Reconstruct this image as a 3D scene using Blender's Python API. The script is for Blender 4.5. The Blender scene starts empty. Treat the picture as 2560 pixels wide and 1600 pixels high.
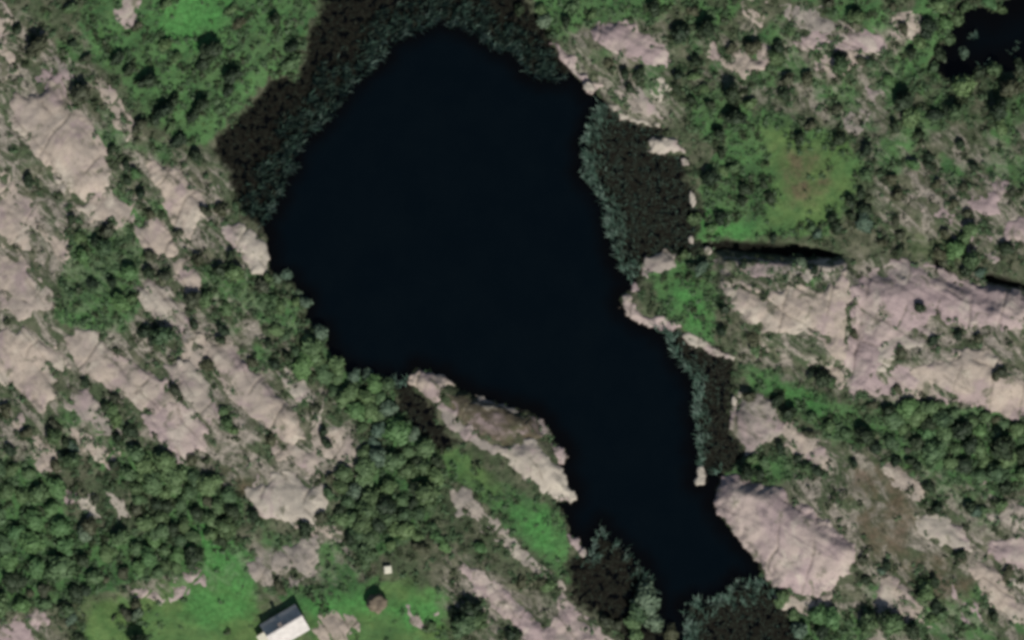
import bpy, math, random
import numpy as np
from mathutils import Vector

scene = bpy.context.scene
COL = scene.collection

# ------------------------------------------------------------------ camera, world, sun, exposure
S = 1.0 / 16.0                       # metres per photograph pixel (2560 wide -> 160 m)
cam_d = bpy.data.cameras.new("camera")
cam = bpy.data.objects.new("camera", cam_d)
COL.objects.link(cam)
CAM_H, CAM_S = 2000.0, 200.0         # high above the lake, a little to the south, film plane level
cam.location = (0, -CAM_S, CAM_H)
cam_d.sensor_fit = 'HORIZONTAL'
cam_d.sensor_width = 36.0
cam_d.lens = 36.0 * CAM_H / 160.0
cam_d.shift_y = CAM_S / 160.0
cam_d.clip_start = 10.0
cam_d.clip_end = 12000.0
scene.camera = cam

SUN_AZ, SUN_EL = math.radians(160), math.radians(43)
world = bpy.data.worlds.new("World")
scene.world = world
world.use_nodes = True
wn = world.node_tree
bg = wn.nodes["Background"]
sky = wn.nodes.new("ShaderNodeTexSky")
sky.sky_type = 'NISHITA'
sky.sun_disc = False
sky.sun_elevation = SUN_EL
sky.sun_rotation = SUN_AZ
wn.links.new(sky.outputs[0], bg.inputs[0])
bg.inputs[1].default_value = 0.055
sun_d = bpy.data.lights.new("sun", 'SUN')
sun_d.energy = 4.7
sun_d.angle = math.radians(0.8)
sun_d.color = (1.0, 0.95, 0.88)
sun = bpy.data.objects.new("sun", sun_d)
COL.objects.link(sun)
sv = Vector((math.sin(SUN_AZ) * math.cos(SUN_EL), math.cos(SUN_AZ) * math.cos(SUN_EL), math.sin(SUN_EL)))
sun.rotation_euler = sv.to_track_quat('Z', 'Y').to_euler()
sun.location = (40, -80, 120)
vs = scene.view_settings
scene.display_settings.display_device = 'sRGB'
vs.view_transform = 'Standard'
vs.look = 'None'
vs.exposure = 0.0
vs.gamma = 1.0
vs.use_curve_mapping = False
scene.cycles.max_bounces = 5
scene.cycles.pixel_filter_type = 'BLACKMAN_HARRIS'
scene.cycles.filter_width = 3.7

rng = np.random.default_rng(7)
random.seed(7)

# ------------------------------------------------------------------ helpers
DK = 2560.0 / 2419.0
def D(*pts):                          # points read off the whole-picture view
    a = np.array(pts, float) * DK
    return np.stack([(a[:, 0] - 1280) * S, (800 - a[:, 1]) * S], 1)
def P(s):                             # "x,y x,y ..." of the same kind
    return D(*[tuple(map(float, q.split(','))) for q in s.split()])
def T(c, r, zx, zy):                  # a point read off one of the sixteen enlarged views
    px, py = c * 640 + zx / 3.78, r * 400 + zy / 3.78
    return (px - 1280) * S, (800 - py) * S
def PX(px, py):
    return (px - 1280) * S, (800 - py) * S

_perm = np.random.default_rng(3).permutation(512)
_perm = np.concatenate([_perm, _perm])
_ga = np.random.default_rng(4).uniform(0, 2 * np.pi, 512)
_gx, _gy = np.cos(_ga), np.sin(_ga)
def pn(x, y):
    xi = np.floor(x).astype(int); yi = np.floor(y).astype(int)
    xf, yf = x - xi, y - yi
    u = xf * xf * xf * (xf * (xf * 6 - 15) + 10); v = yf * yf * yf * (yf * (yf * 6 - 15) + 10)
    def g(i, j):
        h = _perm[(_perm[(xi + i) & 511] + ((yi + j) & 511))]
        return _gx[h] * (xf - i) + _gy[h] * (yf - j)
    a = g(0, 0) * (1 - u) + g(1, 0) * u
    b = g(0, 1) * (1 - u) + g(1, 1) * u
    return (a * (1 - v) + b * v) * 1.5
def fbm(x, y, f, o=4, seed=0.0):
    t = 0; a = 1.0; n = 0
    for i in range(o):
        t = t + a * pn(x * f + seed + 17.3 * i, y * f - seed * 0.7 + 9.1 * i)
        n += a; a *= 0.5; f *= 2.03
    return t / n
def sst(a, b, x):
    t = np.clip((x - a) / (b - a), 0, 1)
    return t * t * (3 - 2 * t)
def sdist(x, y, poly):                # signed distance, positive inside
    sh = x.shape; x = x.ravel(); y = y.ravel()
    d2 = np.full(x.shape, 1e18); ins = np.zeros(x.shape, bool)
    n = len(poly)
    for i in range(n):
        ax, ay = poly[i]; bx, by = poly[(i + 1) % n]
        ex, ey = bx - ax, by - ay
        L = ex * ex + ey * ey + 1e-12
        t = np.clip(((x - ax) * ex + (y - ay) * ey) / L, 0, 1)
        dx = x - ax - t * ex; dy = y - ay - t * ey
        d2 = np.minimum(d2, dx * dx + dy * dy)
        if ay != by:
            c = ((ay > y) != (by > y)) & (x < ex * (y - ay) / (by - ay) + ax)
            ins ^= c
    d = np.sqrt(d2)
    return np.where(ins, d, -d).reshape(sh)
def sd_crop(X, Y, poly, pad):         # the same on the part of a grid near the polygon; -pad elsewhere
    x0, y0 = poly.min(0) - pad; x1, y1 = poly.max(0) + pad
    out = np.full(X.shape, -float(pad))
    m = (X > x0) & (X < x1) & (Y > y0) & (Y < y1)
    if m.any():
        out[m] = np.maximum(sdist(X[m], Y[m], poly), -pad)
    return out

def new_mesh(name, V, F, nv):
    me = bpy.data.meshes.new(name)
    V = np.asarray(V, np.float32); F = np.asarray(F, np.int32)
    me.vertices.add(len(V)); me.vertices.foreach_set('co', V.ravel())
    me.loops.add(F.size); me.loops.foreach_set('vertex_index', F.ravel())
    me.polygons.add(len(F))
    me.polygons.foreach_set('loop_start', np.arange(0, F.size, nv, dtype=np.int32))
    me.update(calc_edges=True)
    me.validate()
    return me
def smooth(me):
    me.polygons.foreach_set('use_smooth', np.ones(len(me.polygons), bool))
def link(name, me, mat=None, parent=None, **props):
    o = bpy.data.objects.new(name, me)
    COL.objects.link(o)
    if mat is not None and me is not None and not me.materials:
        me.materials.append(mat)
    if parent is not None:
        o.parent = parent
    for k, v in props.items():
        if v is not None:
            o[k] = v
    return o
def attr(me, name, arr):
    a = me.attributes.new(name, 'FLOAT_COLOR', 'POINT')
    arr = np.asarray(arr, np.float32)
    if arr.ndim == 1:
        arr = np.stack([arr, arr, arr, np.ones_like(arr)], 1)
    a.data.foreach_set('color', arr.ravel())
class MB:                             # collects simple polygons into one mesh
    def __init__(s): s.v = []; s.f = []
    def box(s, c, size, rz=0.0, taper=1.0):
        cx, cy, cz = c; hx, hy, hz = size[0] / 2, size[1] / 2, size[2] / 2
        ca, sa = math.cos(rz), math.sin(rz); n = len(s.v)
        for dz in (-1, 1):
            k = taper if dz > 0 else 1
            for dx, dy in ((-1, -1), (1, -1), (1, 1), (-1, 1)):
                x, y = dx * hx * k, dy * hy * k
                s.v.append((cx + x * ca - y * sa, cy + x * sa + y * ca, cz + dz * hz))
        for q in ((0, 3, 2, 1), (4, 5, 6, 7), (0, 1, 5, 4), (1, 2, 6, 5), (2, 3, 7, 6), (3, 0, 4, 7)):
            s.f.append(tuple(n + i for i in q))
        return s
    def poly(s, pts, faces):
        n = len(s.v); s.v += [tuple(p) for p in pts]
        s.f += [tuple(n + i for i in f) for f in faces]
        return s
    def tube(s, a, b, r0, r1, k=6):
        a, b = Vector(a), Vector(b); q = (b - a).to_track_quat('Z', 'Y'); n = len(s.v)
        for p, r in ((a, r0), (b, r1)):
            for i in range(k):
                t = 2 * math.pi * i / k
                s.v.append(tuple(p + q @ Vector((r * math.cos(t), r * math.sin(t), 0))))
        for i in range(k):
            j = (i + 1) % k
            s.f.append((n + i, n + j, n + k + j, n + k + i))
        s.f.append(tuple(n + k + i for i in range(k)))
        return s
    def mesh(s, name):
        me = bpy.data.meshes.new(name); me.from_pydata(s.v, [], s.f); me.update(); return me

# ------------------------------------------------------------------ materials
class N:                              # small node-tree writer
    def __init__(s, name, rough=0.9, spec=0.2):
        s.m = bpy.data.materials.new(name); s.m.use_nodes = True
        s.t = s.m.node_tree; s.b = s.t.nodes["Principled BSDF"]
        s.b.inputs['Roughness'].default_value = rough
        s.b.inputs['Specular IOR Level'].default_value = spec
        s.geo = s.t.nodes.new("ShaderNodeNewGeometry")
    def lk(s, a, b): s.t.links.new(a, b)
    def put(s, sock, v):
        if isinstance(v, bpy.types.NodeSocket): s.lk(v, sock)
        elif isinstance(v, (tuple, list)): sock.default_value = tuple(v) + ((1,) if len(v) == 3 and len(sock.default_value) == 4 else ())
        else: sock.default_value = v
    def pos(s, sc=(1, 1, 1), rot=0.0, off=(0, 0, 0)):
        n = s.t.nodes.new("ShaderNodeMapping")
        n.vector_type = 'TEXTURE'          # turned first, then stretched
        s.lk(s.geo.outputs['Position'], n.inputs[0])
        n.inputs['Scale'].default_value = tuple(1.0 / k for k in sc)
        n.inputs['Rotation'].default_value = (0, 0, rot)
        n.inputs['Location'].default_value = off
        return n.outputs[0]
    def noise(s, vec, scale, detail=4, rough=0.55, dist=0.0):
        n = s.t.nodes.new("ShaderNodeTexNoise")
        s.lk(vec, n.inputs['Vector'])
        n.inputs['Scale'].default_value = scale; n.inputs['Detail'].default_value = detail
        n.inputs['Roughness'].default_value = rough; n.inputs['Distortion'].default_value = dist
        return n.outputs[0]
    def ramp(s, v, a, b, lo=0.0, hi=1.0):
        n = s.t.nodes.new("ShaderNodeMapRange"); n.interpolation_type = 'SMOOTHSTEP'
        s.put(n.inputs[0], v)
        n.inputs[1].default_value = a; n.inputs[2].default_value = b
        n.inputs[3].default_value = lo; n.inputs[4].default_value = hi
        return n.outputs[0]
    def mix(s, f, a, b):
        n = s.t.nodes.new("ShaderNodeMix"); n.data_type = 'RGBA'
        s.put(n.inputs[0], f); s.put(n.inputs[6], a); s.put(n.inputs[7], b)
        return n.outputs[2]
    def math(s, op, a, b=0.0):
        n = s.t.nodes.new("ShaderNodeMath"); n.operation = op
        s.put(n.inputs[0], a); s.put(n.inputs[1], b)
        return n.outputs[0]
    def attr(s, name):
        n = s.t.nodes.new("ShaderNodeAttribute"); n.attribute_name = name
        sp = s.t.nodes.new("ShaderNodeSeparateColor"); s.lk(n.outputs['Color'], sp.inputs[0])
        return sp.outputs[0], sp.outputs[1], sp.outputs[2], n.outputs['Alpha']
    def rand(s):
        return s.t.nodes.new("ShaderNodeObjectInfo").outputs['Random']
    def bump(s, h, dist, strength=1.0):
        n = s.t.nodes.new("ShaderNodeBump"); n.inputs['Distance'].default_value = dist
        n.inputs['Strength'].default_value = strength
        s.lk(h, n.inputs['Height']); s.lk(n.outputs[0], s.b.inputs['Normal'])
    def col(s, c): s.put(s.b.inputs['Base Color'], c); return s.m

def plain(name, c, rough=0.7, var=0.15, scale=2.0):
    n = N(name, rough)
    f = n.noise(n.pos(), scale, 5)
    return n.col(n.mix(n.ramp(f, 0.3, 0.7), tuple(x * (1 - var) for x in c), tuple(min(1, x * (1 + var)) for x in c)))

def rock_mat(name, a, b, dark, strike, lichen=0.5, green=(0.11, 0.115, 0.075)):
    n = N(name, 0.92, 0.15)
    st = n.pos((0.22, 1.1, 0.6), strike)
    big = n.noise(n.pos(), 0.10, 4, 0.6, 0.8)
    c = n.mix(n.ramp(big, 0.40, 0.60), a, b)
    tint = n.noise(n.pos(off=(63, 17, 0)), 0.19, 4, 0.6, 0.6)
    c = n.mix(n.ramp(tint, 0.50, 0.64, 0, 0.75), c, (0.305, 0.238, 0.240))
    c = n.mix(n.ramp(tint, 0.46, 0.34, 0, 0.55), c, (0.47, 0.43, 0.355))
    streak = n.noise(st, 0.7, 6, 0.62, 0.4)
    c = n.mix(n.ramp(streak, 0.53, 0.72, 0, lichen), c, dark)
    blot = n.noise(n.pos(off=(31, 7, 0)), 0.5, 7, 0.7, 0.3)
    c = n.mix(n.ramp(blot, 0.54, 0.68, 0, lichen * 1.2), c, dark)
    moss = n.noise(n.pos(off=(5, 91, 0)), 0.30, 7, 0.68, 0.5)
    c = n.mix(n.ramp(moss, 0.55, 0.66, 0, 0.85), c, green)
    fine = n.noise(n.pos(), 4.5, 6, 0.72)
    c = n.mix(n.ramp(fine, 0.28, 0.60, 0.35, 0.0), c, tuple(x * 0.6 for x in dark))
    jn, _g, _b, _a = n.attr("joint")
    c = n.mix(n.math('MULTIPLY', jn, n.ramp(fine, 0.25, 0.6, 0.85, 0.2)), c, (0.075, 0.068, 0.048))
    sz_ = n.t.nodes.new("ShaderNodeSeparateXYZ"); n.lk(n.geo.outputs['Position'], sz_.inputs[0])
    wl = n.math('ADD', sz_.outputs[2], n.math('MULTIPLY', n.math('SUBTRACT', blot, 0.5), 0.5))
    c = n.mix(n.ramp(wl, 0.10, 0.42, 0.9, 0.0), c, (0.030, 0.026, 0.018))    # algae line just above the water
    n.bump(n.noise(st, 3.5, 8, 0.7), 0.05, 0.6)
    return n.col(c)

def leaf_mat(name, a, b, trans=0.25):
    n = N(name, 0.6, 0.25)
    f = n.noise(n.pos(), 1.1, 4, 0.6)
    c = n.mix(n.ramp(f, 0.32, 0.68), a, b)
    hue = n.mix(n.rand(), tuple(x * k for x, k in zip(a, (0.78, 0.86, 0.95))), tuple(x * k for x, k in zip(b, (1.2, 1.06, 0.9))))
    c = n.mix(0.45, c, hue)
    n.col(c)
    tr = n.t.nodes.new("ShaderNodeBsdfTranslucent"); n.lk(c, tr.inputs[0])
    ms = n.t.nodes.new("ShaderNodeMixShader"); ms.inputs[0].default_value = trans
    n.lk(n.b.outputs[0], ms.inputs[1]); n.lk(tr.outputs[0], ms.inputs[2])
    n.lk(ms.outputs[0], n.t.nodes["Material Output"].inputs[0])
    return n.m
# ------------------------------------------------------------------ the lie of the land
OUTER = P("775,-90 768,-30 765,20 735,75 722,120 715,160 695,187 660,186 632,192 622,218 560,285 520,320 510,350 525,385 548,402 548,440 560,480 582,505 "
          "612,528 631,556 636,600 636,632 660,652 690,662 703,690 724,702 728,722 720,750 733,772 762,778 772,800 778,832 800,850 "
          "818,874 850,882 900,892 932,912 946,930 938,958 965,1000 1000,1030 1035,1058 1060,1050 1072,1036 1050,1015 1030,985 1012,950 985,930 972,908 "
          "974,885 985,868 1050,890 1080,912 1120,935 1200,960 1260,975 1293,1005 1305,1032 1335,1058 1340,1082 1322,1094 1335,1125 1356,1160 "
          "1354,1180 1330,1186 1322,1188 1334,1205 1338,1230 1346,1264 1366,1271 1386,1296 1384,1311 1368,1318 1350,1312 1342,1325 1346,1352 1362,1390 "
          "1340,1398 1352,1408 1400,1440 1436,1462 1462,1490 1480,1530 1500,1600 1900,1600 1892,1500 1872,1470 1840,1420 1818,1385 1800,1350 1770,1300 1740,1268 1715,1238 "
          "1692,1206 1685,1180 1698,1130 1712,1112 1757,1080 1747,1056 1724,1018 1719,981 1727,906 1729,856 1709,838 1659,826 1620,808 1608,778 1560,774 1500,756 "
          "1475,735 1463,712 1468,694 1488,684 1503,668 1512,650 1512,625 1535,605 1560,594 1638,597 1660,586 1666,574 1643,568 1640,545 1653,524 "
          "1659,503 1643,483 1640,452 1612,430 1618,402 1612,378 1596,366 1534,354 1530,332 1566,312 1559,298 1509,292 1474,283 1449,266 1427,234 "
          "1402,214 1385,217 1368,190 1350,163 1322,126 1299,94 1276,52 1240,10 1222,-40 1215,-90")
OPEN = P("980,75 1030,50 1080,62 1130,82 1167,112 1210,125 1242,170 1272,185 1325,184 1352,180 1372,198 1385,222 1404,222 1424,245 1404,264 1392,290 1384,320 1372,345 "
         "1384,385 1369,403 1397,440 1429,483 1434,528 1442,573 1449,615 1462,640 1482,655 1492,672 1488,684 1468,694 1463,712 1475,735 1500,756 1545,776 "
         "1561,793 1585,811 1590,836 1619,876 1642,911 1649,935 1640,970 1644,1006 1649,1030 1639,1060 1654,1087 1645,1112 1640,1140 1668,1152 1690,1130 1685,1180 1692,1206 "
         "1715,1238 1740,1268 1770,1300 1800,1350 1815,1378 1790,1380 1772,1378 1741,1371 1709,1408 1671,1421 1634,1421 1609,1433 1622,1471 1619,1512 1618,1600 "
         "1548,1600 1570,1512 1572,1480 1559,1459 1556,1430 1554,1416 1547,1400 1535,1365 1522,1341 1487,1309 1434,1264 1422,1241 1405,1260 1394,1304 1384,1311 1386,1296 1366,1271 1346,1264 "
         "1338,1230 1334,1205 1322,1188 1330,1186 1354,1180 1356,1160 1335,1125 1322,1094 1340,1082 1335,1058 1305,1032 1293,1005 1260,975 1200,960 "
         "1120,935 1080,912 1050,890 985,868 974,885 950,905 932,905 900,892 850,882 818,874 800,850 778,832 772,800 762,778 733,772 720,750 728,722 724,702 703,690 690,662 "
         "660,652 636,632 636,600 631,556 627,528 645,498 662,463 670,428 692,398 697,378 705,338 755,300 792,250 830,200 880,155 912,130 917,100")
POND = P("2269,5 2300,14 2339,24 2359,12 2450,-20 2480,60 2470,150 2400,162 2364,164 2330,172 2304,182 2284,168 2239,184 2222,166 2192,160 2206,140 2226,112 2239,87 2244,70 2258,60 2252,43")
CLEFTS = [(P("1640,573 1700,566 1800,571 1880,579 1940,589 1990,606 1965,612 1880,610 1800,603 1740,596 1690,594 1650,590"), 1.6),
          (P("2306,652 2330,645 2380,658 2450,682 2450,696 2380,680 2330,670"), 1.3),
          (P("2196,606 2222,612 2240,640 2252,672 2236,668 2214,642"), 1.1)]
RISE = [(P("1690,600 1800,607 1900,614 2000,616 2040,680 2010,860 1900,870 1760,800 1700,720"), 1.7, 1.6),
        (P("2010,690 2060,640 2160,615 2240,650 2320,685 2460,705 2460,980 2330,960 2200,930 2010,940"), 1.5, 5.0),
        (P("2330,676 2390,690 2470,705 2470,800 2330,760"), 0.8, 1.2),
        (P("1690,1125 1800,1150 1960,1250 2030,1300 2000,1380 1840,1400 1700,1240"), 1.2, 2.5),
        (P("1310,100 1420,60 1560,110 1600,280 1480,270"), 0.7, 4.0),
        (P("40,240 140,200 260,380 300,510 180,470"), 1.0, 4.0),
        (P("985,885 1060,905 1260,985 1320,1070 1340,1170 1240,1130 1110,1040"), 1.1, 2.0),
        (P("480,810 600,840 730,1010 640,1050 520,920"), 0.9, 4.0)]

def land(x, y, d):
    e = np.maximum(d, 0)
    h = 0.30 + 2.3 * (1 - np.exp(-e / 14.0))
    k = sst(1, 12, e)
    h = h + k * (fbm(x, y, 0.045, 3, 2.0) * 1.3)
    c, s_ = math.cos(math.radians(-52)), math.sin(math.radians(-52))
    u, v = x * c + y * s_, -x * s_ + y * c
    h = h + sst(0.5, 6, e) * fbm(u * 0.3, v, 0.2, 3, 5.0) * 0.55 + sst(0, 2, e) * fbm(x, y, 0.7, 3, 8.0) * 0.13
    return h

GSTEP = 0.25
gx = np.arange(-104, 104.001, GSTEP); gy = np.arange(-72, 72.001, GSTEP)
ext = np.array([2, 5, 10, 18, 30, 50, 90, 160, 280, 460], float)
gx = np.concatenate([gx[0] - ext[::-1], gx, gx[-1] + ext]); gy = np.concatenate([gy[0] - ext[::-1], gy, gy[-1] + ext])
X, Y = np.meshgrid(gx, gy)
WX = fbm(X, Y, 0.55, 3, 11.0) * 0.75; WY = fbm(X, Y, 0.55, 3, 23.0) * 0.75
Xw, Yw = X + WX, Y + WY
d_out = -sdist(Xw, Yw, OUTER)         # positive on land
d_open = -sdist(Xw, Yw, OPEN)         # positive outside open water
d_pond = -sd_crop(Xw, Yw, POND, 30)
HL = land(X, Y, np.minimum(d_out, np.maximum(d_pond, -1) + 0.0 * d_out))
for poly, up, soft in RISE:
    HL += up * sst(-0.4, soft, sd_crop(X + WX * 0.5, Y + WY * 0.5, poly, 6)) * sst(-0.2, 1.2, d_out)
wet = 0.015 + fbm(X, Y, 0.9, 3, 31.0) * 0.09
bed = -np.minimum(1.8, 0.06 - 0.5 * np.minimum(d_open, 0))
H = np.where(d_open > 0, wet, bed)
H = np.where(d_open > 0, wet * sst(0, 0.8, d_open) - 0.1 * (1 - sst(0, 0.8, d_open)), bed)
H = H + (HL - H) * sst(-0.15, 0.55, d_out)
kp = sst(-0.4, 0.5, d_pond)
H = H * kp + (-0.5) * (1 - kp)
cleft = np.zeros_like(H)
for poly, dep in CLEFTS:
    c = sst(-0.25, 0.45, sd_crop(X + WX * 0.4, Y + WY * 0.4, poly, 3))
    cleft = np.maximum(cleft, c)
    H = H - np.minimum(dep, np.maximum(H - 0.08, 0)) * c
HG = H.copy()                         # ground
HS = H.copy()                         # ground or rock, whichever is on top

NX0 = len(ext)
def bil(A, x, y):
    fx = (x + 104) / GSTEP + NX0; fy = (y + 72) / GSTEP + NX0
    fx = np.clip(fx, 0, A.shape[1] - 1.001); fy = np.clip(fy, 0, A.shape[0] - 1.001)
    i = np.floor(fx).astype(int); j = np.floor(fy).astype(int); u = fx - i; v = fy - j
    return (A[j, i] * (1 - u) + A[j, i + 1] * u) * (1 - v) + (A[j + 1, i] * (1 - u) + A[j + 1, i + 1] * u) * v
def at(A, x, y):
    return float(bil(A, np.array([x]), np.array([y]))[0])

# what grows or lies where (plant cover, not light)
def cover(polys, soft=1.6, jit=1.0):
    w = np.zeros_like(X)
    for p in polys:
        w = np.maximum(w, sst(-soft, soft, sd_crop(X + WX * 2 * jit, Y + WY * 2 * jit, p, 8)))
    return w
GREEN = [P(s) for s in (
    "190,-60 780,-60 735,60 700,180 625,200 520,310 480,345 400,330 330,250 290,190 200,100",
    "160,560 240,540 330,570 335,640 330,760 250,800 120,760 150,650",
    "420,1240 500,1240 590,1300 610,1400 600,1470 480,1580 180,1580 220,1440 400,1400",
    "620,1390 900,1370 1040,1400 1070,1580 740,1580 720,1450",
    "1150,1140 1300,1190 1330,1230 1345,1300 1355,1390 1300,1340 1200,1250 1110,1150 1060,1130 1040,1070 1090,1060",
    "1660,420 1720,330 1800,260 1990,320 2040,400 1960,560 1650,566 1660,460",
    "1530,650 1620,600 1690,650 1690,820 1640,800 1580,760",
    "1750,860 1850,890 2000,960 2080,1000 2060,1070 1950,1040 1860,960 1770,920",
    "2060,960 2300,960 2460,1000 2460,1140 2330,1170 2100,1100",
    "1235,-60 1650,-60 1560,50 1400,60 1300,95 1270,40",
    "1620,210 1760,240 1800,330 1650,330 1630,270", "2170,-60 2280,-60 2250,60 2190,170 2100,280 2080,200 2150,80",
    "-60,1080 110,1090 180,1250 330,1270 400,1190 280,1140 300,1060 420,1090 580,1200 560,1260 480,1290 420,1350 120,1440 -60,1440",
    "840,1080 900,1060 960,1000 1040,1080 1045,1190 950,1290 860,1330 800,1220", "700,800 760,790 800,860 900,890 950,960 1000,1040 960,1080 860,1000 780,920",
    "500,640 600,650 640,660 700,720 720,790 640,780 560,720 470,700", "1690,1110 1850,1070 1900,1120 1860,1150 1720,1125", "1880,1450 2010,1450 2080,1520 2080,1580 1900,1580")]
BRIGHT = [P(s) for s in ("440,1390 600,1390 600,1450 500,1490 430,1450", "900,1440 1040,1400 1050,1470 960,1490", "420,1250 480,1240 560,1290 595,1330 600,1400 560,1430 490,1390 440,1320", "360,30 480,-40 560,20 470,120 390,100", "660,1440 880,1400 900,1450 760,1460", "1180,1190 1290,1210 1330,1320 1270,1290",
                          "1660,500 1760,530 1800,560 1660,562", "1590,680 1640,660 1670,790 1630,780", "1790,890 1900,930 1960,990 1880,960", "1480,1560 1490,1550 1500,1560")]
BROWN = [P(s) for s in ("2010,1090 2120,1120 2160,1240 2150,1330 2060,1330 2010,1220", "1020,945 1080,930 1180,965 1260,990 1290,1040 1200,1060 1120,1020 1060,985", "1840,360 1940,360 1960,440 1900,500 1840,470",
                         "500,1100 600,1130 580,1180 500,1150", "2120,1330 2280,1300 2300,1420 2150,1400")]
YELLOW = [P(s) for s in ("1040,1060 1080,1060 1140,1110 1180,1180 1130,1150 1070,1120", "200,1420 420,1380 480,1300 600,1400 640,1440 430,1470 420,1560 180,1580", "420,1450 640,1440 740,1460 900,1400 1040,1400 1060,1580 380,1580", "870,1380 960,1370 1010,1440 880,1450", "1800,300 2000,330 2030,420 1950,550 1800,540 1820,420", "2140,560 2230,570 2260,620 2160,620")]
ROCKY = [P(s) for s in ("-60,0 190,100 320,330 520,380 640,660 900,1100 820,1180 560,1150 330,1060 100,1100 -60,1080", "1300,60 1560,60 1620,280 1480,300 1380,190", "1640,60 2150,60 2130,330 1990,310 1780,230 1650,190",
                         "1690,620 2130,620 2470,680 2470,980 2070,960 1760,860", "2040,320 2470,300 2470,600 2080,560", "1850,1000 2470,1170 2470,1580 1990,1580 1880,1250", "1060,1310 1480,1520 1480,1580 1200,1580 1040,1420",
                         "580,1290 830,1260 850,1370 650,1400 300,1420 300,1360", "-60,1440 120,1440 140,1580 -60,1580")]
SOFTGREEN = [P(s) for s in ("1600,-60 2280,-60 2260,60 2200,330 2060,300 1900,230 1640,240", "2030,230 2470,180 2470,480 2300,440 2060,420", "130,230 330,250 460,400 420,560 340,640 250,600", "60,880 330,1000 320,1120 60,1120", "380,620 560,640 640,760 760,900 820,1060 700,960 520,800",
    "1690,620 1990,620 1960,680 1740,680", "2040,1000 2470,1120 2470,1300 2150,1200", "2020,1380 2470,1380 2470,1580 2000,1580", "100,30 220,30 300,180 250,230 120,160", "600,1230 850,1250 860,1380 620,1400", "1360,100 1600,120 1620,280 1480,280")]
cG, cBt, cBr, cY, cR = cover(GREEN, 2.0), cover(BRIGHT, 1.6), cover(BROWN, 1.8), cover(YELLOW, 2.0), cover(ROCKY, 2.5)
cG = np.maximum(cG, cover(SOFTGREEN, 3.0) * np.clip(0.46 + fbm(X, Y, 0.16, 3, 210.0) * 1.2, 0, 1))
cBr = cBr * sst(-0.35, 0.35, fbm(X, Y, 0.22, 4, 230.0) + 0.1)
mud = np.maximum(1 - sst(-0.5, 0.9, d_out + fbm(X, Y, 1.1, 3, 44.0) * 1.2), 1 - sst(-0.3, 0.9, d_pond))
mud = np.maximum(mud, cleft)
cG = cG * (1 - mud)

n = N("ground_cover", 0.95, 0.1)
g_, bt_, br_, al_ = n.attr("cover"); md_, rk_, yl_, _a = n.attr("cover_more")
f0 = n.noise(n.pos(), 0.42, 7, 0.66, 0.4)
f1 = n.noise(n.pos(off=(40, 3, 0)), 0.2, 5, 0.6, 0.5)
f2 = n.noise(n.pos(off=(9, 60, 0)), 1.6, 6, 0.7)
c = n.mix(n.ramp(f0, 0.33, 0.66), (0.050, 0.064, 0.036), (0.160, 0.162, 0.110))
c = n.mix(n.ramp(f1, 0.40, 0.58, 0, 0.85), c, n.mix(n.ramp(f2, 0.35, 0.65), (0.040, 0.062, 0.032), (0.080, 0.112, 0.058)))
ms_ = n.noise(n.pos((0.35, 1.5, 1), math.radians(48)), 0.30, 6, 0.62, 0.4)
gc = n.mix(n.ramp(ms_, 0.36, 0.62), (0.048, 0.115, 0.044), (0.088, 0.190, 0.068))
gc = n.mix(n.ramp(f1, 0.40, 0.70, 0, 0.6), gc, (0.085, 0.130, 0.062))
gm = n.ramp(n.math('ADD', g_, n.math('MULTIPLY', n.math('SUBTRACT', f0, 0.5), 1.1)), 0.30, 0.72)
c = n.mix(gm, c, gc)
c = n.mix(n.math('MULTIPLY', yl_, n.ramp(f1, 0.3, 0.6, 0.25, 0.9)), c, n.mix(n.ramp(f0, 0.35, 0.65), (0.082, 0.160, 0.050), (0.135, 0.215, 0.072)))
c = n.mix(n.math('MULTIPLY', bt_, n.ramp(f0, 0.3, 0.6, 0.45, 0.95)), c, n.mix(n.ramp(f2, 0.35, 0.65), (0.058, 0.185, 0.050), (0.085, 0.260, 0.072)))
c = n.mix(n.math('MULTIPLY', br_, n.ramp(f0, 0.3, 0.65, 0.35, 0.95)), c, n.mix(n.ramp(f2, 0.35, 0.65), (0.095, 0.078, 0.050), (0.150, 0.105, 0.074)))
sr = n.noise(n.pos((0.45, 1.1, 1), math.radians(-46)), 0.42, 7, 0.68, 1.2)
rk = n.math('MULTIPLY', rk_, n.ramp(sr, 0.445, 0.585))
c = n.mix(n.math('MULTIPLY', rk, 0.9), c, n.mix(n.ramp(f2, 0.35, 0.65), (0.22, 0.20, 0.165), (0.38, 0.335, 0.29)))
c = n.mix(n.ramp(f2, 0.32, 0.60, 0.26, 0.0), c, (0.022, 0.030, 0.014))
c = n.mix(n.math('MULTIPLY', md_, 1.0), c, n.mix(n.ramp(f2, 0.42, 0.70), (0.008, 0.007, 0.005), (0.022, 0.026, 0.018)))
n.bump(n.noise(n.pos(), 3.0, 7, 0.7), 0.22, 0.9)
MAT_GROUND = n.col(c)

def build_ground():
    ny, nx = X.shape
    V = np.stack([X, Y, HG], -1).reshape(-1, 3)
    idx = np.arange(nx * ny).reshape(ny, nx)
    F = np.stack([idx[:-1, :-1], idx[:-1, 1:], idx[1:, 1:], idx[1:, :-1]], -1).reshape(-1, 4)
    me = new_mesh("ground", V, F, 4); smooth(me)
    o1 = np.ones(X.size)
    attr(me, "cover", np.stack([cG.ravel(), cBt.ravel(), cBr.ravel(), o1], 1))
    attr(me, "cover_more", np.stack([mud.ravel(), (cR * (1 - cG * 0.8) * (1 - cBr * 0.8)).ravel(), cY.ravel(), o1], 1))
    link("ground", me, MAT_GROUND, kind="structure")
build_ground()

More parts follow.
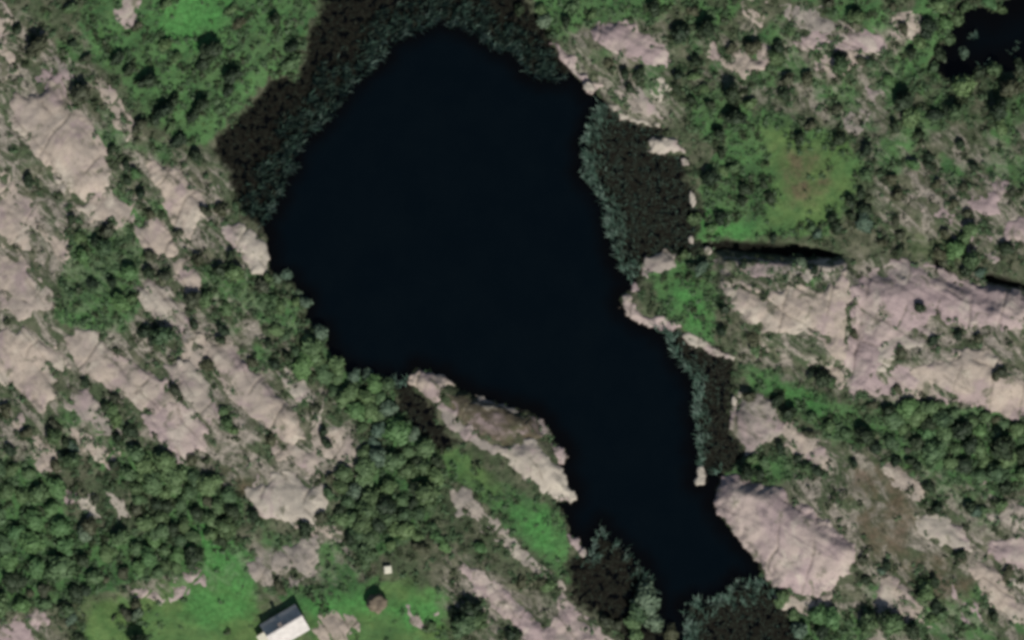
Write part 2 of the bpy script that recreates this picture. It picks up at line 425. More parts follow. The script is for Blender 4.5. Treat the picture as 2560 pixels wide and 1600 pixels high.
n = N("lake_water", 0.06, 0.5)
sky_k, _b, _c, _a = n.attr("sky_tint")
n.b.inputs['IOR'].default_value = 1.33
n.bump(n.noise(n.pos(), 2.2, 4, 0.6), 0.012, 0.5)
MAT_WATER = n.col(n.mix(sky_k, (0.0012, 0.0011, 0.0008), n.mix(n.ramp(n.noise(n.pos(), 0.12, 5, 0.65), 0.3, 0.7), (0.0006, 0.0024, 0.0038), (0.0012, 0.0032, 0.0046))))  # base colour carries painted shore shade over peat brown, and reflected sky blue offshore
def water(name, poly, D_, pad):
    x0, y0 = poly.min(0) - pad; x1, y1 = poly.max(0) + pad
    xs = np.arange(x0, x1 + .5, .5); ys = np.arange(y0, y1 + .5, .5)
    A, B = np.meshgrid(xs, ys)
    V = np.stack([A, B, np.zeros_like(A)], -1).reshape(-1, 3)
    idx = np.arange(A.size).reshape(A.shape)
    F = np.stack([idx[:-1, :-1], idx[:-1, 1:], idx[1:, 1:], idx[1:, :-1]], -1).reshape(-1, 4)
    g = bil(HG, V[:, 0], V[:, 1])
    near = (g < 0.35)[F].any(1)
    me = new_mesh(name, V, F[near], 4); smooth(me)
    attr(me, "sky_tint", sst(0.3, 3.4, -bil(D_, V[:, 0], V[:, 1])))
    link(name, me, MAT_WATER, kind="structure")
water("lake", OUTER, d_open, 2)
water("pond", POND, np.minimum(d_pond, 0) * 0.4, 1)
# ------------------------------------------------------------------ bare rock
ST_W, ST_E = math.radians(-54), math.radians(-32)
TAN = rock_mat("tan_rock", (0.39, 0.33, 0.275), (0.33, 0.285, 0.245), (0.17, 0.15, 0.125), ST_W, 0.5)
PINK = rock_mat("pinkish_rock", (0.33, 0.262, 0.258), (0.39, 0.325, 0.29), (0.17, 0.14, 0.14), ST_E, 0.7)
GREY = rock_mat("grey_rock", (0.25, 0.225, 0.20), (0.32, 0.28, 0.24), (0.13, 0.12, 0.105), ST_W, 0.75)
PALE = rock_mat("pale_rock", (0.42, 0.38, 0.32), (0.36, 0.325, 0.275), (0.20, 0.18, 0.15), ST_E, 0.4)
BROWNROCK = plain("brown_stone", (0.14, 0.115, 0.085), 0.95, 0.3, 1.2)
MOSSY = rock_mat("mossy_rock", (0.105, 0.088, 0.062), (0.085, 0.085, 0.050), (0.045, 0.042, 0.028), ST_W, 0.6, (0.062, 0.075, 0.036))
MATS = dict(m=MOSSY, t=TAN, p=PINK, g=GREY, w=PALE)
LAND = []                              # (phrase, polygon): what other labels can point to

# key: material, height, patchiness, strike; then a phrase that names the rock, how it looks, its outline
ROCKS = [
 ("t", .5, .25, "W", "the rock at the upper left corner", "small pale rock cut off by the picture edge", "-25,10 15,14 28,45 30,85 -25,90"),
 ("t", .5, .35, "W", "the upper rock on the left edge", "tan rock half hidden in heath", "-25,108 20,112 45,150 40,178 15,190 -25,195"),
 ("t", 1.0, .14, "W", "the big tan slab", "largest smooth slab of the upper left, pink at its cracked upper end", "24,250 45,230 78,233 105,205 135,198 152,235 195,275 228,320 247,370 256,420 238,448 195,470 165,462 120,400 75,340 50,312 30,285"),
 ("t", .7, .28, "W", "the lobed rock below the big slab", "pale lobed rock with ragged lower edge", "195,492 235,462 270,462 292,480 322,498 305,525 268,530 225,518"),
 ("t", .6, .3, "W", "the thin rib beside the big slab", "narrow tan rib running down the slope", "235,195 262,212 286,265 312,318 300,338 272,290 250,245"),
 ("g", .5, .45, "W", "the faint rock above the big slab", "weathered grey rock mostly overgrown", "130,130 160,135 172,165 158,198 132,190"),
 ("w", .5, .25, "W", "the rock in the upper left meadow", "pale upright rock alone in bright grass", "300,2 332,0 328,35 318,62 292,68 276,48 284,24"),
 ("t", .9, .2, "W", "the wedge slab near the reeds", "long tan wedge split by a dark groove", "342,384 395,398 440,428 482,462 478,505 452,545 438,580 410,530 378,450"),
 ("g", .5, .4, "W", "the thin rib under the wedge slab", "narrow grey rib", "492,430 506,440 504,500 488,530 480,500"),
 ("t", .7, .2, "W", "the blunt slab below the wedge", "rounded tan slab, pink along its lower edge", "322,545 350,522 385,530 408,560 405,600 380,606 345,590 330,570"),
 ("w", 1.0, .16, "W", "the shore slab on the west bank", "smooth pale slab dropping into the dark water", "520,528 560,526 608,552 630,585 636,615 628,645 600,648 575,610 545,580 525,560"),
 ("t", .8, .38, "W", "the ragged rib at the left edge", "long broken rib with grass in its joints", "-25,390 30,438 72,490 122,530 152,570 166,610 152,618 108,568 62,522 20,472 -25,440"),
 ("t", .8, .2, "W", "the streaked slab on the left edge", "tan and pink slab with long parallel streaks", "-25,590 40,620 82,662 124,715 120,735 70,725 30,695 -25,660"),
 ("t", .5, .35, "W", "the low left rib", "low broken rock rib", "-25,668 30,700 75,735 60,752 20,730 -25,712"),
 ("t", .9, .22, "W", "the double slab on the left edge", "two smooth tan slabs divided by a dark crack", "-25,795 28,788 60,780 112,822 152,852 142,868 95,860 122,900 128,942 90,965 50,920 -25,870"),
 ("t", .9, .2, "W", "the broad slab", "broad pink-tan slab widening downhill", "160,805 190,782 225,795 255,838 300,860 342,880 390,905 402,960 372,985 330,955 270,912 200,885 172,858"),
 ("p", .8, .2, "W", "the fan shaped slab", "pink-tan slab spreading like a fan", "340,1000 372,962 420,958 465,975 496,1020 488,1040 462,1075 440,1092 408,1062 370,1035"),
 ("t", .5, .4, "W", "the slab above the fan", "small tan slab in heath", "345,945 395,935 420,955 412,975 365,985"),
 ("g", .9, .3, "W", "the grey knoll below the blunt slab", "grey-brown knoll with pitted top", "320,690 350,668 385,680 412,712 438,745 446,790 432,800 392,752 350,735"),
 ("t", .6, .35, "W", "the narrow rib left of the shore slab", "narrow tan rib between shrubs", "398,598 430,590 462,640 470,685 442,690 418,645"),
 ("t", 1.0, .14, "W", "the long slab", "long smooth tan slab running straight down the slope", "486,832 512,806 545,815 566,842 592,882 640,912 690,960 716,1000 704,1040 665,1036 602,985 550,940 520,890"),
 ("w", .5, .35, "W", "the thin rib right of the long slab", "thin pale rib parallel to the long slab", "672,878 700,896 735,935 772,972 762,990 728,960 690,922"),
 ("t", .6, .35, "W", "the ribbed rock below the long slab", "ribbed tan rock running toward the wood", "640,1050 700,1055 760,1080 822,1098 852,1116 832,1134 780,1122 720,1106 660,1084"),
 ("t", .6, .4, "W", "the broken rock above the dome", "broken brownish rock", "520,1110 570,1105 605,1128 600,1150 550,1150"),
 ("w", 1.1, .12, "W", "the dome shaped slab", "rounded slab, cream above a curved crack and mauve below", "583,1165 612,1148 650,1133 700,1130 742,1150 772,1186 758,1215 738,1232 690,1236 640,1224 602,1204"),
 ("t", .6, .3, "W", "the lower left tongue of rock", "pale tongue of rock", "165,1015 205,1022 245,1050 274,1086 262,1098 228,1076 196,1055"),
 ("t", .5, .4, "W", "the lower rock on the left edge", "small tan rock by the picture edge", "-10,1000 30,985 55,1000 40,1045 15,1040"),
 ("p", .4, .45, "W", "the pinkish rock above the wood", "small pinkish rock", "105,1150 140,1140 172,1160 182,1185 150,1192 120,1178"),
 ("w", .5, .35, "W", "the pale shelf in the lower left wood", "pale shelf with a shaded lower lip", "195,1178 240,1165 292,1192 300,1215 262,1228 215,1225"),
 ("g", .6, .45, "W", "the scree patch above the cabin", "patchy brown and tan rock with grassy stripes", "598,1340 640,1312 720,1282 775,1262 815,1285 834,1338 800,1362 745,1352 695,1384 650,1378 612,1372"),
 ("p", .4, .5, "W", "the faint rock left of the bright grass", "faint pinkish rock in grass", "320,1400 400,1375 470,1345 485,1372 425,1412 350,1425"),
 ("p", .6, .35, "W", "the rock in the lower left corner", "pinkish rock with a pale top", "-25,1478 55,1470 88,1446 112,1468 78,1500 90,1580 -25,1580"),
 ("t", .6, .25, "W", "the rock beside the cabin", "smooth tan rock just right of the white roof", "745,1482 782,1456 828,1458 836,1486 805,1520 752,1520"),
 ("p", .5, .4, "E", "the rock on the cabin lawn", "low pinkish rock set in grass", "965,1432 1005,1402 1032,1430 1030,1455 1000,1480 965,1470"),
 ("p", .7, .45, "W", "the mauve rock at the bottom", "patchy mauve rock reaching the bottom edge", "1090,1330 1140,1350 1200,1392 1250,1450 1290,1490 1330,1400 1400,1470 1470,1540 1490,1600 1300,1600 1230,1500 1170,1440 1110,1390"),
 ("g", .6, .42, "W", "the tan band beside the green spit", "long low band of brown rock", "1058,1165 1098,1150 1142,1200 1204,1262 1264,1322 1328,1372 1330,1396 1268,1360 1178,1292 1100,1222 1070,1202"),
 ("t", 1.1, .12, "E", "the tip of the rocky point", "pale angular rock forming the point's tip", "972,882 985,866 1020,878 1052,890 1082,912 1046,918 1036,930 1042,952 1022,945 985,928 970,908"),
 ("g", .9, .2, "W", "the light rim of the rocky point", "narrow light rim above the dark inlet", "1022,948 1046,952 1082,990 1132,1030 1192,1060 1210,1085 1160,1076 1100,1044 1060,1008"),
 ("w", 1.0, .12, "W", "the pale ramp at the end of the point", "smooth pale ramp sloping to the water", "1186,1078 1236,1036 1272,1046 1300,1085 1334,1124 1358,1160 1354,1184 1326,1184 1262,1152 1212,1112"),
 ("g", .7, .2, "E", "the grey shore lump of the point", "rounded grey lump at the waterline", "1262,985 1285,990 1304,1012 1304,1036 1282,1034"),
 ("p", .7, .15, "E", "the pinkish knob of the point", "rounded pinkish knob sticking out into the lake", "1304,1046 1328,1050 1342,1070 1338,1088 1322,1094 1306,1070"),
 ("g", .5, .3, "E", "the low shore rim of the point", "low grey rim along the north shore", "1120,935 1160,945 1205,958 1240,972 1225,985 1170,965 1125,950"),
 ("p", .8, .15, "E", "the hooked rock above the inlet", "small hooked rock with a bright end", "1342,1262 1366,1270 1386,1294 1382,1312 1370,1316 1360,1300 1344,1292"),
 # east side
 ("p", .9, .15, "E", "the north-east shore ledge", "narrow pink ledge along the dark shore", "1298,92 1320,104 1350,132 1372,168 1405,188 1425,204 1405,216 1385,214 1368,192 1348,164 1320,126"),
 ("w", .8, .12, "E", "the thin white ledge", "thin pale ledge curving above the reeds", "1422,226 1440,240 1462,262 1492,276 1528,284 1560,293 1558,302 1508,294 1472,284 1446,268"),
 ("p", .9, .3, "E", "the broken rock above the shore ledge", "broad broken pink-tan rock with grey hollows", "1392,78 1412,58 1440,62 1492,68 1530,92 1556,112 1578,140 1570,158 1535,148 1498,142 1462,120 1425,104 1398,100"),
 ("w", .4, .3, "E", "the small rock under the broken one", "small pale rock in scrub", "1542,190 1572,188 1580,220 1560,236 1545,222"),
 ("t", .7, .22, "E", "the forked rock", "forked tan rock with two prongs pointing up", "1662,104 1688,108 1718,142 1738,150 1748,118 1768,122 1772,150 1792,140 1798,104 1818,112 1814,150 1790,172 1750,186 1722,172 1690,138"),
 ("t", .5, .28, "E", "the upright rock at the top edge", "small upright rock", "1752,18 1778,0 1800,12 1806,48 1792,68 1768,50"),
 ("p", .6, .28, "E", "the pink band near the top edge", "pink band of rock lying level", "1880,104 1920,84 1960,76 2010,78 2060,88 2090,108 2078,122 2020,116 1960,120 1910,112"),
 ("w", 1.1, .08, "E", "the white slab by the east reeds", "bright rectangular slab with a dark hollow below", "1532,334 1545,324 1598,326 1612,344 1622,366 1602,366 1560,362 1534,352"),
 ("g", .5, .45, "E", "the patchy rock by the hollow", "patchy tan rock in heath", "2000,290 2030,250 2060,205 2078,215 2062,262 2040,300 2012,308"),
 ("g", .4, .45, "E", "the grey streak above the hollow", "small grey streak of rock", "1995,275 2020,262 2050,295 2030,310 2005,300"),
 ("t", .5, .25, "E", "the round rock by the hollow", "small rounded tan rock", "2140,470 2165,452 2190,462 2198,495 2172,508 2148,495"),
 ("p", .5, .25, "E", "the pink rock below the round one", "small pink rock among dark shrubs", "2190,510 2225,496 2252,518 2240,542 2208,552 2192,535"),
 ("p", .6, .25, "E", "the cross shaped rock", "pink rock with crossing arms", "2280,480 2325,468 2345,438 2380,440 2365,475 2358,512 2330,515 2300,500"),
 ("p", .6, .2, "E", "the pink rock on the right edge", "pink rock cut off by the picture edge", "2370,545 2400,520 2470,500 2470,575 2420,580 2388,572"),
 ("g", .4, .4, "E", "the rock by the bright shrub", "small grey rock", "2330,605 2352,598 2362,618 2345,628"),
 ("t", .9, .38, "E", "the straight edged block", "pale cracked rock ending at a straight upright edge", "1700,672 1740,662 1790,690 1830,700 1880,672 1940,690 1985,652 2002,640 2006,700 1998,855 1968,858 1930,800 1840,790 1782,776 1732,742"),
 ("g", .6, .42, "E", "the grey shelf below the dark cleft", "grey shelf under the narrow cleft", "1692,612 1760,612 1850,622 1950,625 2000,625 1985,655 1930,665 1860,650 1780,655 1710,645"),
 ("p", .9, .42, "E", "the mauve plateau", "broad mauve rock plateau dotted with dark shrubs", "2012,690 2060,645 2140,618 2215,636 2270,664 2330,685 2400,696 2470,712 2470,765 2360,785 2290,775 2205,752 2125,792 2092,842 2035,905 2010,945 2002,860"),
 ("w", .6, .22, "E", "the pale ramp below the plateau", "pale ramp slanting up to the right", "2058,868 2086,812 2130,788 2170,780 2204,786 2180,818 2120,832 2085,868"),
 ("t", .9, .30, "E", "the pink shelf above the thicket", "long pink-tan shelf with a dark shaded lip", "2140,905 2180,868 2235,862 2290,832 2345,842 2362,885 2425,915 2470,930 2470,1000 2400,995 2335,965 2275,958 2200,945 2130,938"),
 ("t", .5, .3, "E", "the round stone above the pink shelf", "small rounded tan rock", "2235,838 2262,828 2300,832 2290,850 2245,855"),
 ("p", 1.0, .1, "E", "the curved rim of the east point", "smooth pink rim curving around the point", "1462,712 1468,692 1482,692 1490,718 1522,742 1568,750 1602,762 1608,778 1580,780 1530,772 1492,754 1472,734"),
 ("g", .7, .3, "E", "the rough rock on the east point", "grey-green rough rock", "1512,628 1535,606 1562,596 1600,594 1596,630 1560,650 1525,655"),
 ("p", .5, .15, "E", "the tiny spur of the east point", "tiny pink spur", "1488,684 1500,662 1510,668 1506,692 1492,696"),
 ("w", .8, .15, "E", "the pale ledge below the east point", "narrow pale ledge over black mud", "1612,786 1645,794 1690,822 1742,846 1738,858 1690,842 1640,818 1614,802"),
 ("g", 1.2, .3, "E", "the round grey knoll", "round grey-brown knoll above the dark reeds", "1730,952 1752,926 1785,924 1828,948 1850,1000 1832,1048 1792,1064 1760,1078 1750,1050 1724,1010"),
 ("t", .7, .25, "E", "the tan rib behind the knoll", "tan rib running down to the right", "1848,1012 1878,1016 1926,1046 1968,1090 1962,1112 1930,1106 1892,1080 1858,1062"),
 ("p", 1.2, .14, "E", "the great pink shore slab", "largest pink slab, dropping straight into the lake", "1700,1124 1742,1118 1800,1146 1850,1150 1872,1182 1925,1212 1962,1250 2026,1290 2022,1332 1982,1372 1962,1400 1900,1404 1832,1392 1800,1350 1752,1284 1712,1236 1686,1190"),
 ("t", .5, .25, "E", "the small slab below the thicket", "small tan slab", "2076,1108 2118,1098 2150,1128 2182,1168 2155,1176 2112,1144"),
 ("t", .5, .4, "E", "the rubbly rock", "broken grey rock", "2230,1130 2280,1120 2320,1140 2300,1165 2250,1160"),
 ("w", .9, .12, "E", "the egg shaped rock", "smooth egg shaped pale rock in brown heath", "2160,1232 2190,1218 2232,1224 2270,1254 2286,1290 2262,1300 2222,1284 2176,1258"),
 ("p", .8, .2, "E", "the slab at the lower right edge", "pinkish slab cut off by the picture edge", "2338,1290 2390,1276 2470,1290 2470,1360 2400,1345 2346,1318"),
 ("t", .7, .18, "E", "the leaning slab", "long pale slab leaning down to the right", "2302,1350 2336,1336 2366,1375 2400,1425 2470,1470 2470,1500 2400,1474 2348,1430 2314,1392"),
 ("w", .5, .25, "E", "the lower right corner rock", "small pale rock at the edge", "2368,1372 2470,1370 2470,1425 2400,1410"),
 ("t", .6, .28, "E", "the spiky rock", "pale rock with thin white ribs", "2080,1362 2108,1366 2145,1400 2165,1445 2192,1478 2172,1494 2120,1462 2080,1448 2070,1410"),
 ("p", .5, .4, "E", "the pink streaks", "narrow pink streaks of rock", "2245,1385 2268,1378 2300,1440 2315,1475 2290,1478 2262,1430"),
 ("m", .5, .25, "W", "the mossy back of the rocky point", "grey-brown mossy rock in reddish heath", "1048,928 1120,945 1200,968 1258,985 1288,1040 1240,1036 1190,1052 1120,1016 1078,980"),
 ("t", .5, .28, "W", "the tan patch under the ragged rib", "broken tan rock", "-25,480 20,478 50,510 85,560 112,618 70,612 30,590 -25,575"),
 ("g", .5, .3, "W", "the grey patch left of the long slab", "grey-tan weathered rock", "400,872 440,848 490,900 522,968 495,1005 452,965 412,930"),
 ("t", .4, .25, "W", "the small step below the grey knoll", "small tan step", "438,786 480,800 494,840 472,868 440,842"),
 ("t", .5, .28, "W", "the tan patch right of the ribbed rock", "tan rock patch", "728,1008 790,1006 842,1058 852,1108 802,1090 750,1062"),
 ("g", .5, .32, "W", "the brown rib under the broad slab", "brownish rib", "148,930 200,926 262,985 302,1038 252,1032 190,992"),
 ("t", .4, .3, "W", "the crumb of rock near the left edge", "little tan rock", "88,1038 130,1055 134,1112 95,1104"),
 ("p", .5, .25, "W", "the mauve top of the big slab", "mauve rock joining the big slab above", "92,182 150,180 155,232 104,218"),
 ("g", .5, .32, "E", "the grey slope above the thin ledge", "grey-tan rock slope", "1440,172 1492,190 1542,242 1572,286 1502,272 1458,232"),
 ("g", .4, .34, "E", "the brown flat at the top edge", "brown-grey flat rock", "1850,18 1940,8 2002,48 1962,76 1880,80"),
 ("t", .4, .3, "E", "the streaky rock at the top edge", "small streaky grey rock", "2108,28 2160,26 2192,58 2172,96 2120,88"),
 ("t", .4, .32, "E", "the shelf under the pink band", "broken tan shelf", "1930,126 2000,124 2052,148 1992,182 1930,172"),
 ("p", .5, .25, "E", "the pink foot of the plateau", "low pink rock", "2008,905 2060,882 2150,880 2192,902 2132,946 2060,932"),
 ("t", .4, .3, "E", "the crumb below the straight edged block", "small tan rock", "1950,880 2000,868 2004,900 1968,912"),
 ("g", .5, .32, "E", "the grey flat by the right edge", "grey-brown flat rock", "2328,1180 2400,1190 2470,1240 2382,1254 2330,1222"),
 ("t", .5, .25, "E", "the foot of the great slab", "tan rock foot", "1826,1402 1900,1412 1962,1408 1964,1450 1900,1462 1840,1442"),
 ("g", .4, .3, "E", "the last rock at the bottom edge", "small grey rock", "2040,1480 2092,1500 2100,1560 2050,1560"),
 ("t", .4, .28, "W", "the pale strip above the scree", "pale strip in grass", "700,1235 760,1238 800,1262 770,1275 715,1262"),
 ("p", .5, .3, "E", "the pink crumb over the plateau", "small pink rock", "2255,560 2300,545 2330,575 2290,600"),
]

def outcrop(i, key, height, patch, strike, phrase, look, pts):
    poly = P(pts)
    ang = ST_W if strike == "W" else ST_E
    st = 0.2
    x0, y0 = poly.min(0) - 1.0; x1, y1 = poly.max(0) + 1.0
    xs = np.arange(x0, x1, st); ys = np.arange(y0, y1, st)
    A, B = np.meshgrid(xs, ys)
    wx = fbm(A, B, 0.45, 5, 3.0 + i) * 1.5; wy = fbm(A, B, 0.45, 5, 13.0 + i) * 1.5
    d = sdist(A + wx, B + wy, poly)
    c, s_ = math.cos(ang), math.sin(ang)
    u, v = A * c + B * s_, -A * s_ + B * c
    if bil(d_out, A, B).min() > 0.3: d = d + fbm(u * 0.13, v, 0.62, 4, 150.0) * (1.5 if strike == "W" else 1.0) + (0.5 if strike == "W" else 0.4)
    c, s_ = math.cos(ang), math.sin(ang)
    u, v = A * c + B * s_, -A * s_ + B * c
    height = height * (1.0 if (bil(d_out, A, B).min() < 0.5) else 0.72); patch = patch + 0.05
    rel = np.where(d > 0, height * (1 - np.exp(-np.maximum(d, 0) / (0.55 + 0.5 * height))), d * 1.6) - 0.06
    broad = fbm(A, B, 0.13, 3, 41.0 + i) * 0.5
    bands = fbm(u * 0.16, v, 0.36, 3, 51.0) * (0.10 + 0.9 * patch)
    lumps = fbm(A, B, 0.45, 4, 61.0) * (0.03 + 0.75 * patch)
    rel = rel + sst(0, 1.0, d) * (broad + bands + lumps * 0.8) - patch * 0.5 * sst(0.1, 1, d)
    # joints: along and across the strike
    jr = np.random.default_rng(500 + i)
    def joint(c, t, sp, seed):
        c = c + fbm(A, B, 0.16, 3, seed) * 1.1
        k = np.floor(c / sp); off = 0.5 + 0.34 * np.sin(k * 12.9898 + seed * 3.1)
        dd = np.abs(c / sp - k - off) * sp
        return (1 - sst(0.06, 0.26, dd)) * sst(-0.12, 0.10, pn(t * 0.14 + seed, k * 7.7 + seed))
    jj = np.maximum(joint(v, u, jr.uniform(3.8, 6.0), 3.3 + i), joint(u * 0.94 + v * 0.34, v, jr.uniform(5.0, 9.0), 7.7 + i))
    rel = rel - jj * (0.11 + 0.08 * height)
    hb = bil(HL, A, B); g = bil(HG, A, B)
    Z = np.where(d > -0.35, hb + rel, hb + rel + (d + 0.35) * 3.0)
    steep = (g < hb - 0.15)
    Z = np.where(steep & (d < 0.15), np.maximum(Z + (d - 0.15) * 2.5, -1.0), Z)
    keep = (Z > g - 0.12) & (d > -0.75)
    idx = np.arange(A.size).reshape(A.shape)
    q = keep[:-1, :-1] | keep[:-1, 1:] | keep[1:, 1:] | keep[1:, :-1]
    F = np.stack([idx[:-1, :-1], idx[:-1, 1:], idx[1:, 1:], idx[1:, :-1]], -1)[q]
    used, inv = np.unique(F, return_inverse=True)
    V = np.stack([A, B, Z], -1).reshape(-1, 3)[used]
    me = new_mesh("rock_outcrop", V, inv.reshape(-1, 4), 4); smooth(me)
    attr(me, "joint", jj.ravel()[used])
    link("rock_outcrop", me, MATS[key], label=" ".join((phrase[4:] + ", " + look).split()[:16]), category="rock", group="bare rock outcrops around the lake")
    # note which is on top for things that stand there
    m = (X > x0) & (X < x1) & (Y > y0) & (Y < y1)
    fi = np.clip((X[m] - x0) / st, 0, A.shape[1] - 1).round().astype(int); fj = np.clip((Y[m] - y0) / st, 0, A.shape[0] - 1).round().astype(int)
    zz = np.where(keep[fj, fi], Z[fj, fi], -9)
    HS[m] = np.maximum(HS[m], zz)
    LAND.append((phrase, poly))
for i, r in enumerate(ROCKS):
    outcrop(i, *r)

# boulders that stand free
def boulder(x, y, rx, ry, rz, h, mat, label, seed, sink=0.25, z=None):
    import bmesh
    bm = bmesh.new(); bmesh.ops.create_icosphere(bm, subdivisions=4, radius=1.0)
    V = np.array([v.co[:] for v in bm.verts])
    k = 1 + 0.28 * pn(V[:, 0] * 1.3 + seed, V[:, 1] * 1.3 + V[:, 2]) + 0.12 * pn(V[:, 0] * 3 + V[:, 2] * 2, V[:, 1] * 3 - seed)
    V = V * k[:, None]
    V[:, 2] = np.clip(V[:, 2], -0.6, 0.8 + 0.1 * pn(V[:, 0] * 2, V[:, 1] * 2))
    ca, sa = math.cos(rz), math.sin(rz)
    ax, ay = V[:, 0] * rx, V[:, 1] * ry
    for v, a, b, c in zip(bm.verts, ax * ca - ay * sa, ax * sa + ay * ca, V[:, 2] * h):
        v.co = (a, b, c)
    me = bpy.data.meshes.new("boulder"); bm.to_mesh(me); bm.free(); smooth(me)
    o = link("boulder", me, mat, label=label, category="boulder", group="loose boulders")
    zz = at(HS, x, y) if z is None else z
    o.location = (x, y, zz + h * (0.6 - sink))
    return o
def bD(dx, dy, *a, **k):
    p = D((dx, dy))[0]; return boulder(p[0], p[1], *a, **k)
bD(1656, 1118, .75, 1.1, .2, .8, PALE, "bright egg of rock standing in the water below the reed strip", 1.0, z=0)
bD(1653, 1136, .95, .75, .5, .8, PALE, "round white boulder fused to the foot of the egg shaped one", 9.0, z=0)
bD(1618, 383, .55, .7, .6, .7, PALE, "small white boulder beside the dark hollow under the white slab", 2.0)
bD(1636, 470, .5, 1.25, .2, .6, PALE, "tall narrow pale boulder between the east reeds and the green hollow", 3.0)
bD(1632, 566, .42, .7, .2, .5, PALE, "small pale stone at the mouth of the dark cleft, water side", 4.0)
bD(1672, 592, .55, .75, .6, .7, PALE, "bright white boulder just below the left end of the dark cleft", 5.0)
bD(1377, 1306, .6, .7, .1, .6, PALE, "bright round boulder at the end of the hooked rock", 6.0, z=0.2)
bD(1734, 948, .45, .7, .1, .5, PALE, "small upright pale stone on the upper rim of the round grey knoll", 7.0)
bD(1391, 206, .95, .7, -.6, .8, PALE, "cream boulder on the north-east shore ledge above the black water", 8.0)
bD(425, 860, .45, .65, .4, .4, PALE, "small whitish stone between the broad slab and the long slab", 10.0)
bx, by = PX(943, 1513)
boulder(bx, by, 1.5, 1.5, .3, 1.7, BROWNROCK, "rounded brown boulder on the lawn right of the cabin, lit below and black in shade", 11.0, sink=0.2)
# ------------------------------------------------------------------ the cabin and the box on the lawn
ROOF = plain("pale_roof_metal", (0.50, 0.475, 0.45), 0.6, 0.12, 1.2)
WALL = plain("white_boards", (0.52, 0.49, 0.43), 0.7, 0.08)
CREAM = plain("cream_boards", (0.58, 0.56, 0.45), 0.7, 0.05)
TRIM = plain("white_trim", (0.70, 0.68, 0.64), 0.6, 0.04)
DARKW = plain("window_glass", (0.02, 0.025, 0.03), 0.1, 0.1)
BRICK = plain("chimney_stone", (0.16, 0.14, 0.13), 0.9, 0.2)
def cabin():
    x, y = PX(713, 1573)
    z = at(HG, x, y)
    r = link("cabin", None, label="small white walled cabin with a pale pitched roof at the bottom edge", category="cabin")
    r.location = (x, y, z - 0.1); r.rotation_euler = (0, 0, math.radians(30.5)); r.scale = (.92, .92, .92)
    L, W, E, R = 6.4, 4.3, 1.75, 3.55
    hl, hw = L / 2, W / 2
    def part(name, mb, mat, parent=r, **k): return link(name, mb.mesh(name), mat, parent, **k)
    for sy in (-1, 1):
        part("side_wall", MB().box((0, sy * (hw - .08), E / 2), (L, .16, E)), WALL)
    for sx in (-1, 1):
        x0, x1 = sx * (hl - .16), sx * hl
        m = MB(); w = hw - .17
        pr = [(-w, 0), (w, 0), (w, E), (0, R - .12), (-w, E)]
        m.poly([(x0, a, b) for a, b in pr] + [(x1, a, b) for a, b in pr], [(0, 1, 2, 3, 4), (9, 8, 7, 6, 5)] + [(i, 5 + i, 5 + (i + 1) % 5, (i + 1) % 5) for i in range(5)])
        part("gable_wall", m, WALL)
    over, t = .35, .09
    k = (R - E) / hw
    for sy in (-1, 1):
        m = MB(); e = hw + over
        pts = []
        for xx in (-hl - .3, hl + .3):
            pts += [(xx, 0, R), (xx, sy * e, E - k * over), (xx, sy * e, E - k * over + t), (xx, 0, R + t * 1.25)]
        m.poly(pts, [(0, 1, 2, 3), (7, 6, 5, 4), (0, 4, 5, 1), (1, 5, 6, 2), (2, 6, 7, 3), (3, 7, 4, 0)])
        rp = part("roof_slope", m, ROOF)
        nb = 9                                   # sheets with raised seams
        for i in range(1, nb):
            xx = -hl - .3 + (L + .6) * i / nb
            q = MB().poly([(xx - .025, sy * .1, R + t * 1.25 - k * .1), (xx + .025, sy * .1, R + t * 1.25 - k * .1), (xx + .025, sy * e, E - k * over + t), (xx - .025, sy * e, E - k * over + t),
                           (xx - .025, sy * .1, R + t * 1.25 - k * .1 + .05), (xx + .025, sy * .1, R + t * 1.25 - k * .1 + .05), (xx + .025, sy * e, E - k * over + t + .05), (xx - .025, sy * e, E - k * over + t + .05)],
                          [(0, 1, 2, 3), (4, 7, 6, 5), (0, 4, 5, 1), (1, 5, 6, 2), (2, 6, 7, 3), (3, 7, 4, 0)])
            part("seam", q, ROOF, rp)
    part("ridge_cap", MB().box((0, 0, R + .14), (L + .62, .26, .07)), ROOF)
    ch = part("chimney", MB().box((-.55, .62, R - .1), (.55, .55, 1.0)), BRICK)
    part("chimney_cap", MB().box((-.55, .62, R + .44), (.68, .68, .07)), BRICK, ch)
    for xx in (-1.6, 1.4):
        w = part("window", MB().box((xx, -hw - .01, 1.05), (.9, .05, .75)), TRIM)
        part("pane", MB().box((xx, -hw - .04, 1.05), (.74, .03, .6)), DARKW, w)
    d = part("door", MB().box((0, -hw - .012, .95), (.85, .06, 1.75)), CREAM)
    part("handle", MB().box((.3, -hw - .06, .95), (.1, .05, .03)), DARKW, d)
    # porch on the left-hand gable
    p = part("porch", MB().box((-hl - .85, -.15, .65), (1.35, 2.1, 1.3)), CREAM)
    m = MB(); a0, a1 = -hl - 1.75, -hl - .05
    m.poly([(a0, -1.4, 1.35), (a1, -1.4, 1.7), (a1, 1.1, 1.7), (a0, 1.1, 1.35), (a0, -1.4, 1.43), (a1, -1.4, 1.78), (a1, 1.1, 1.78), (a0, 1.1, 1.43)],
           [(0, 3, 2, 1), (4, 5, 6, 7), (0, 1, 5, 4), (1, 2, 6, 5), (2, 3, 7, 6), (3, 0, 4, 7)])
    part("porch_roof", m, CREAM)
    LAND.append(("the cabin", np.array([[x - 4, y - 3], [x + 4, y - 3], [x + 4, y + 3], [x - 4, y + 3]])))
cabin()
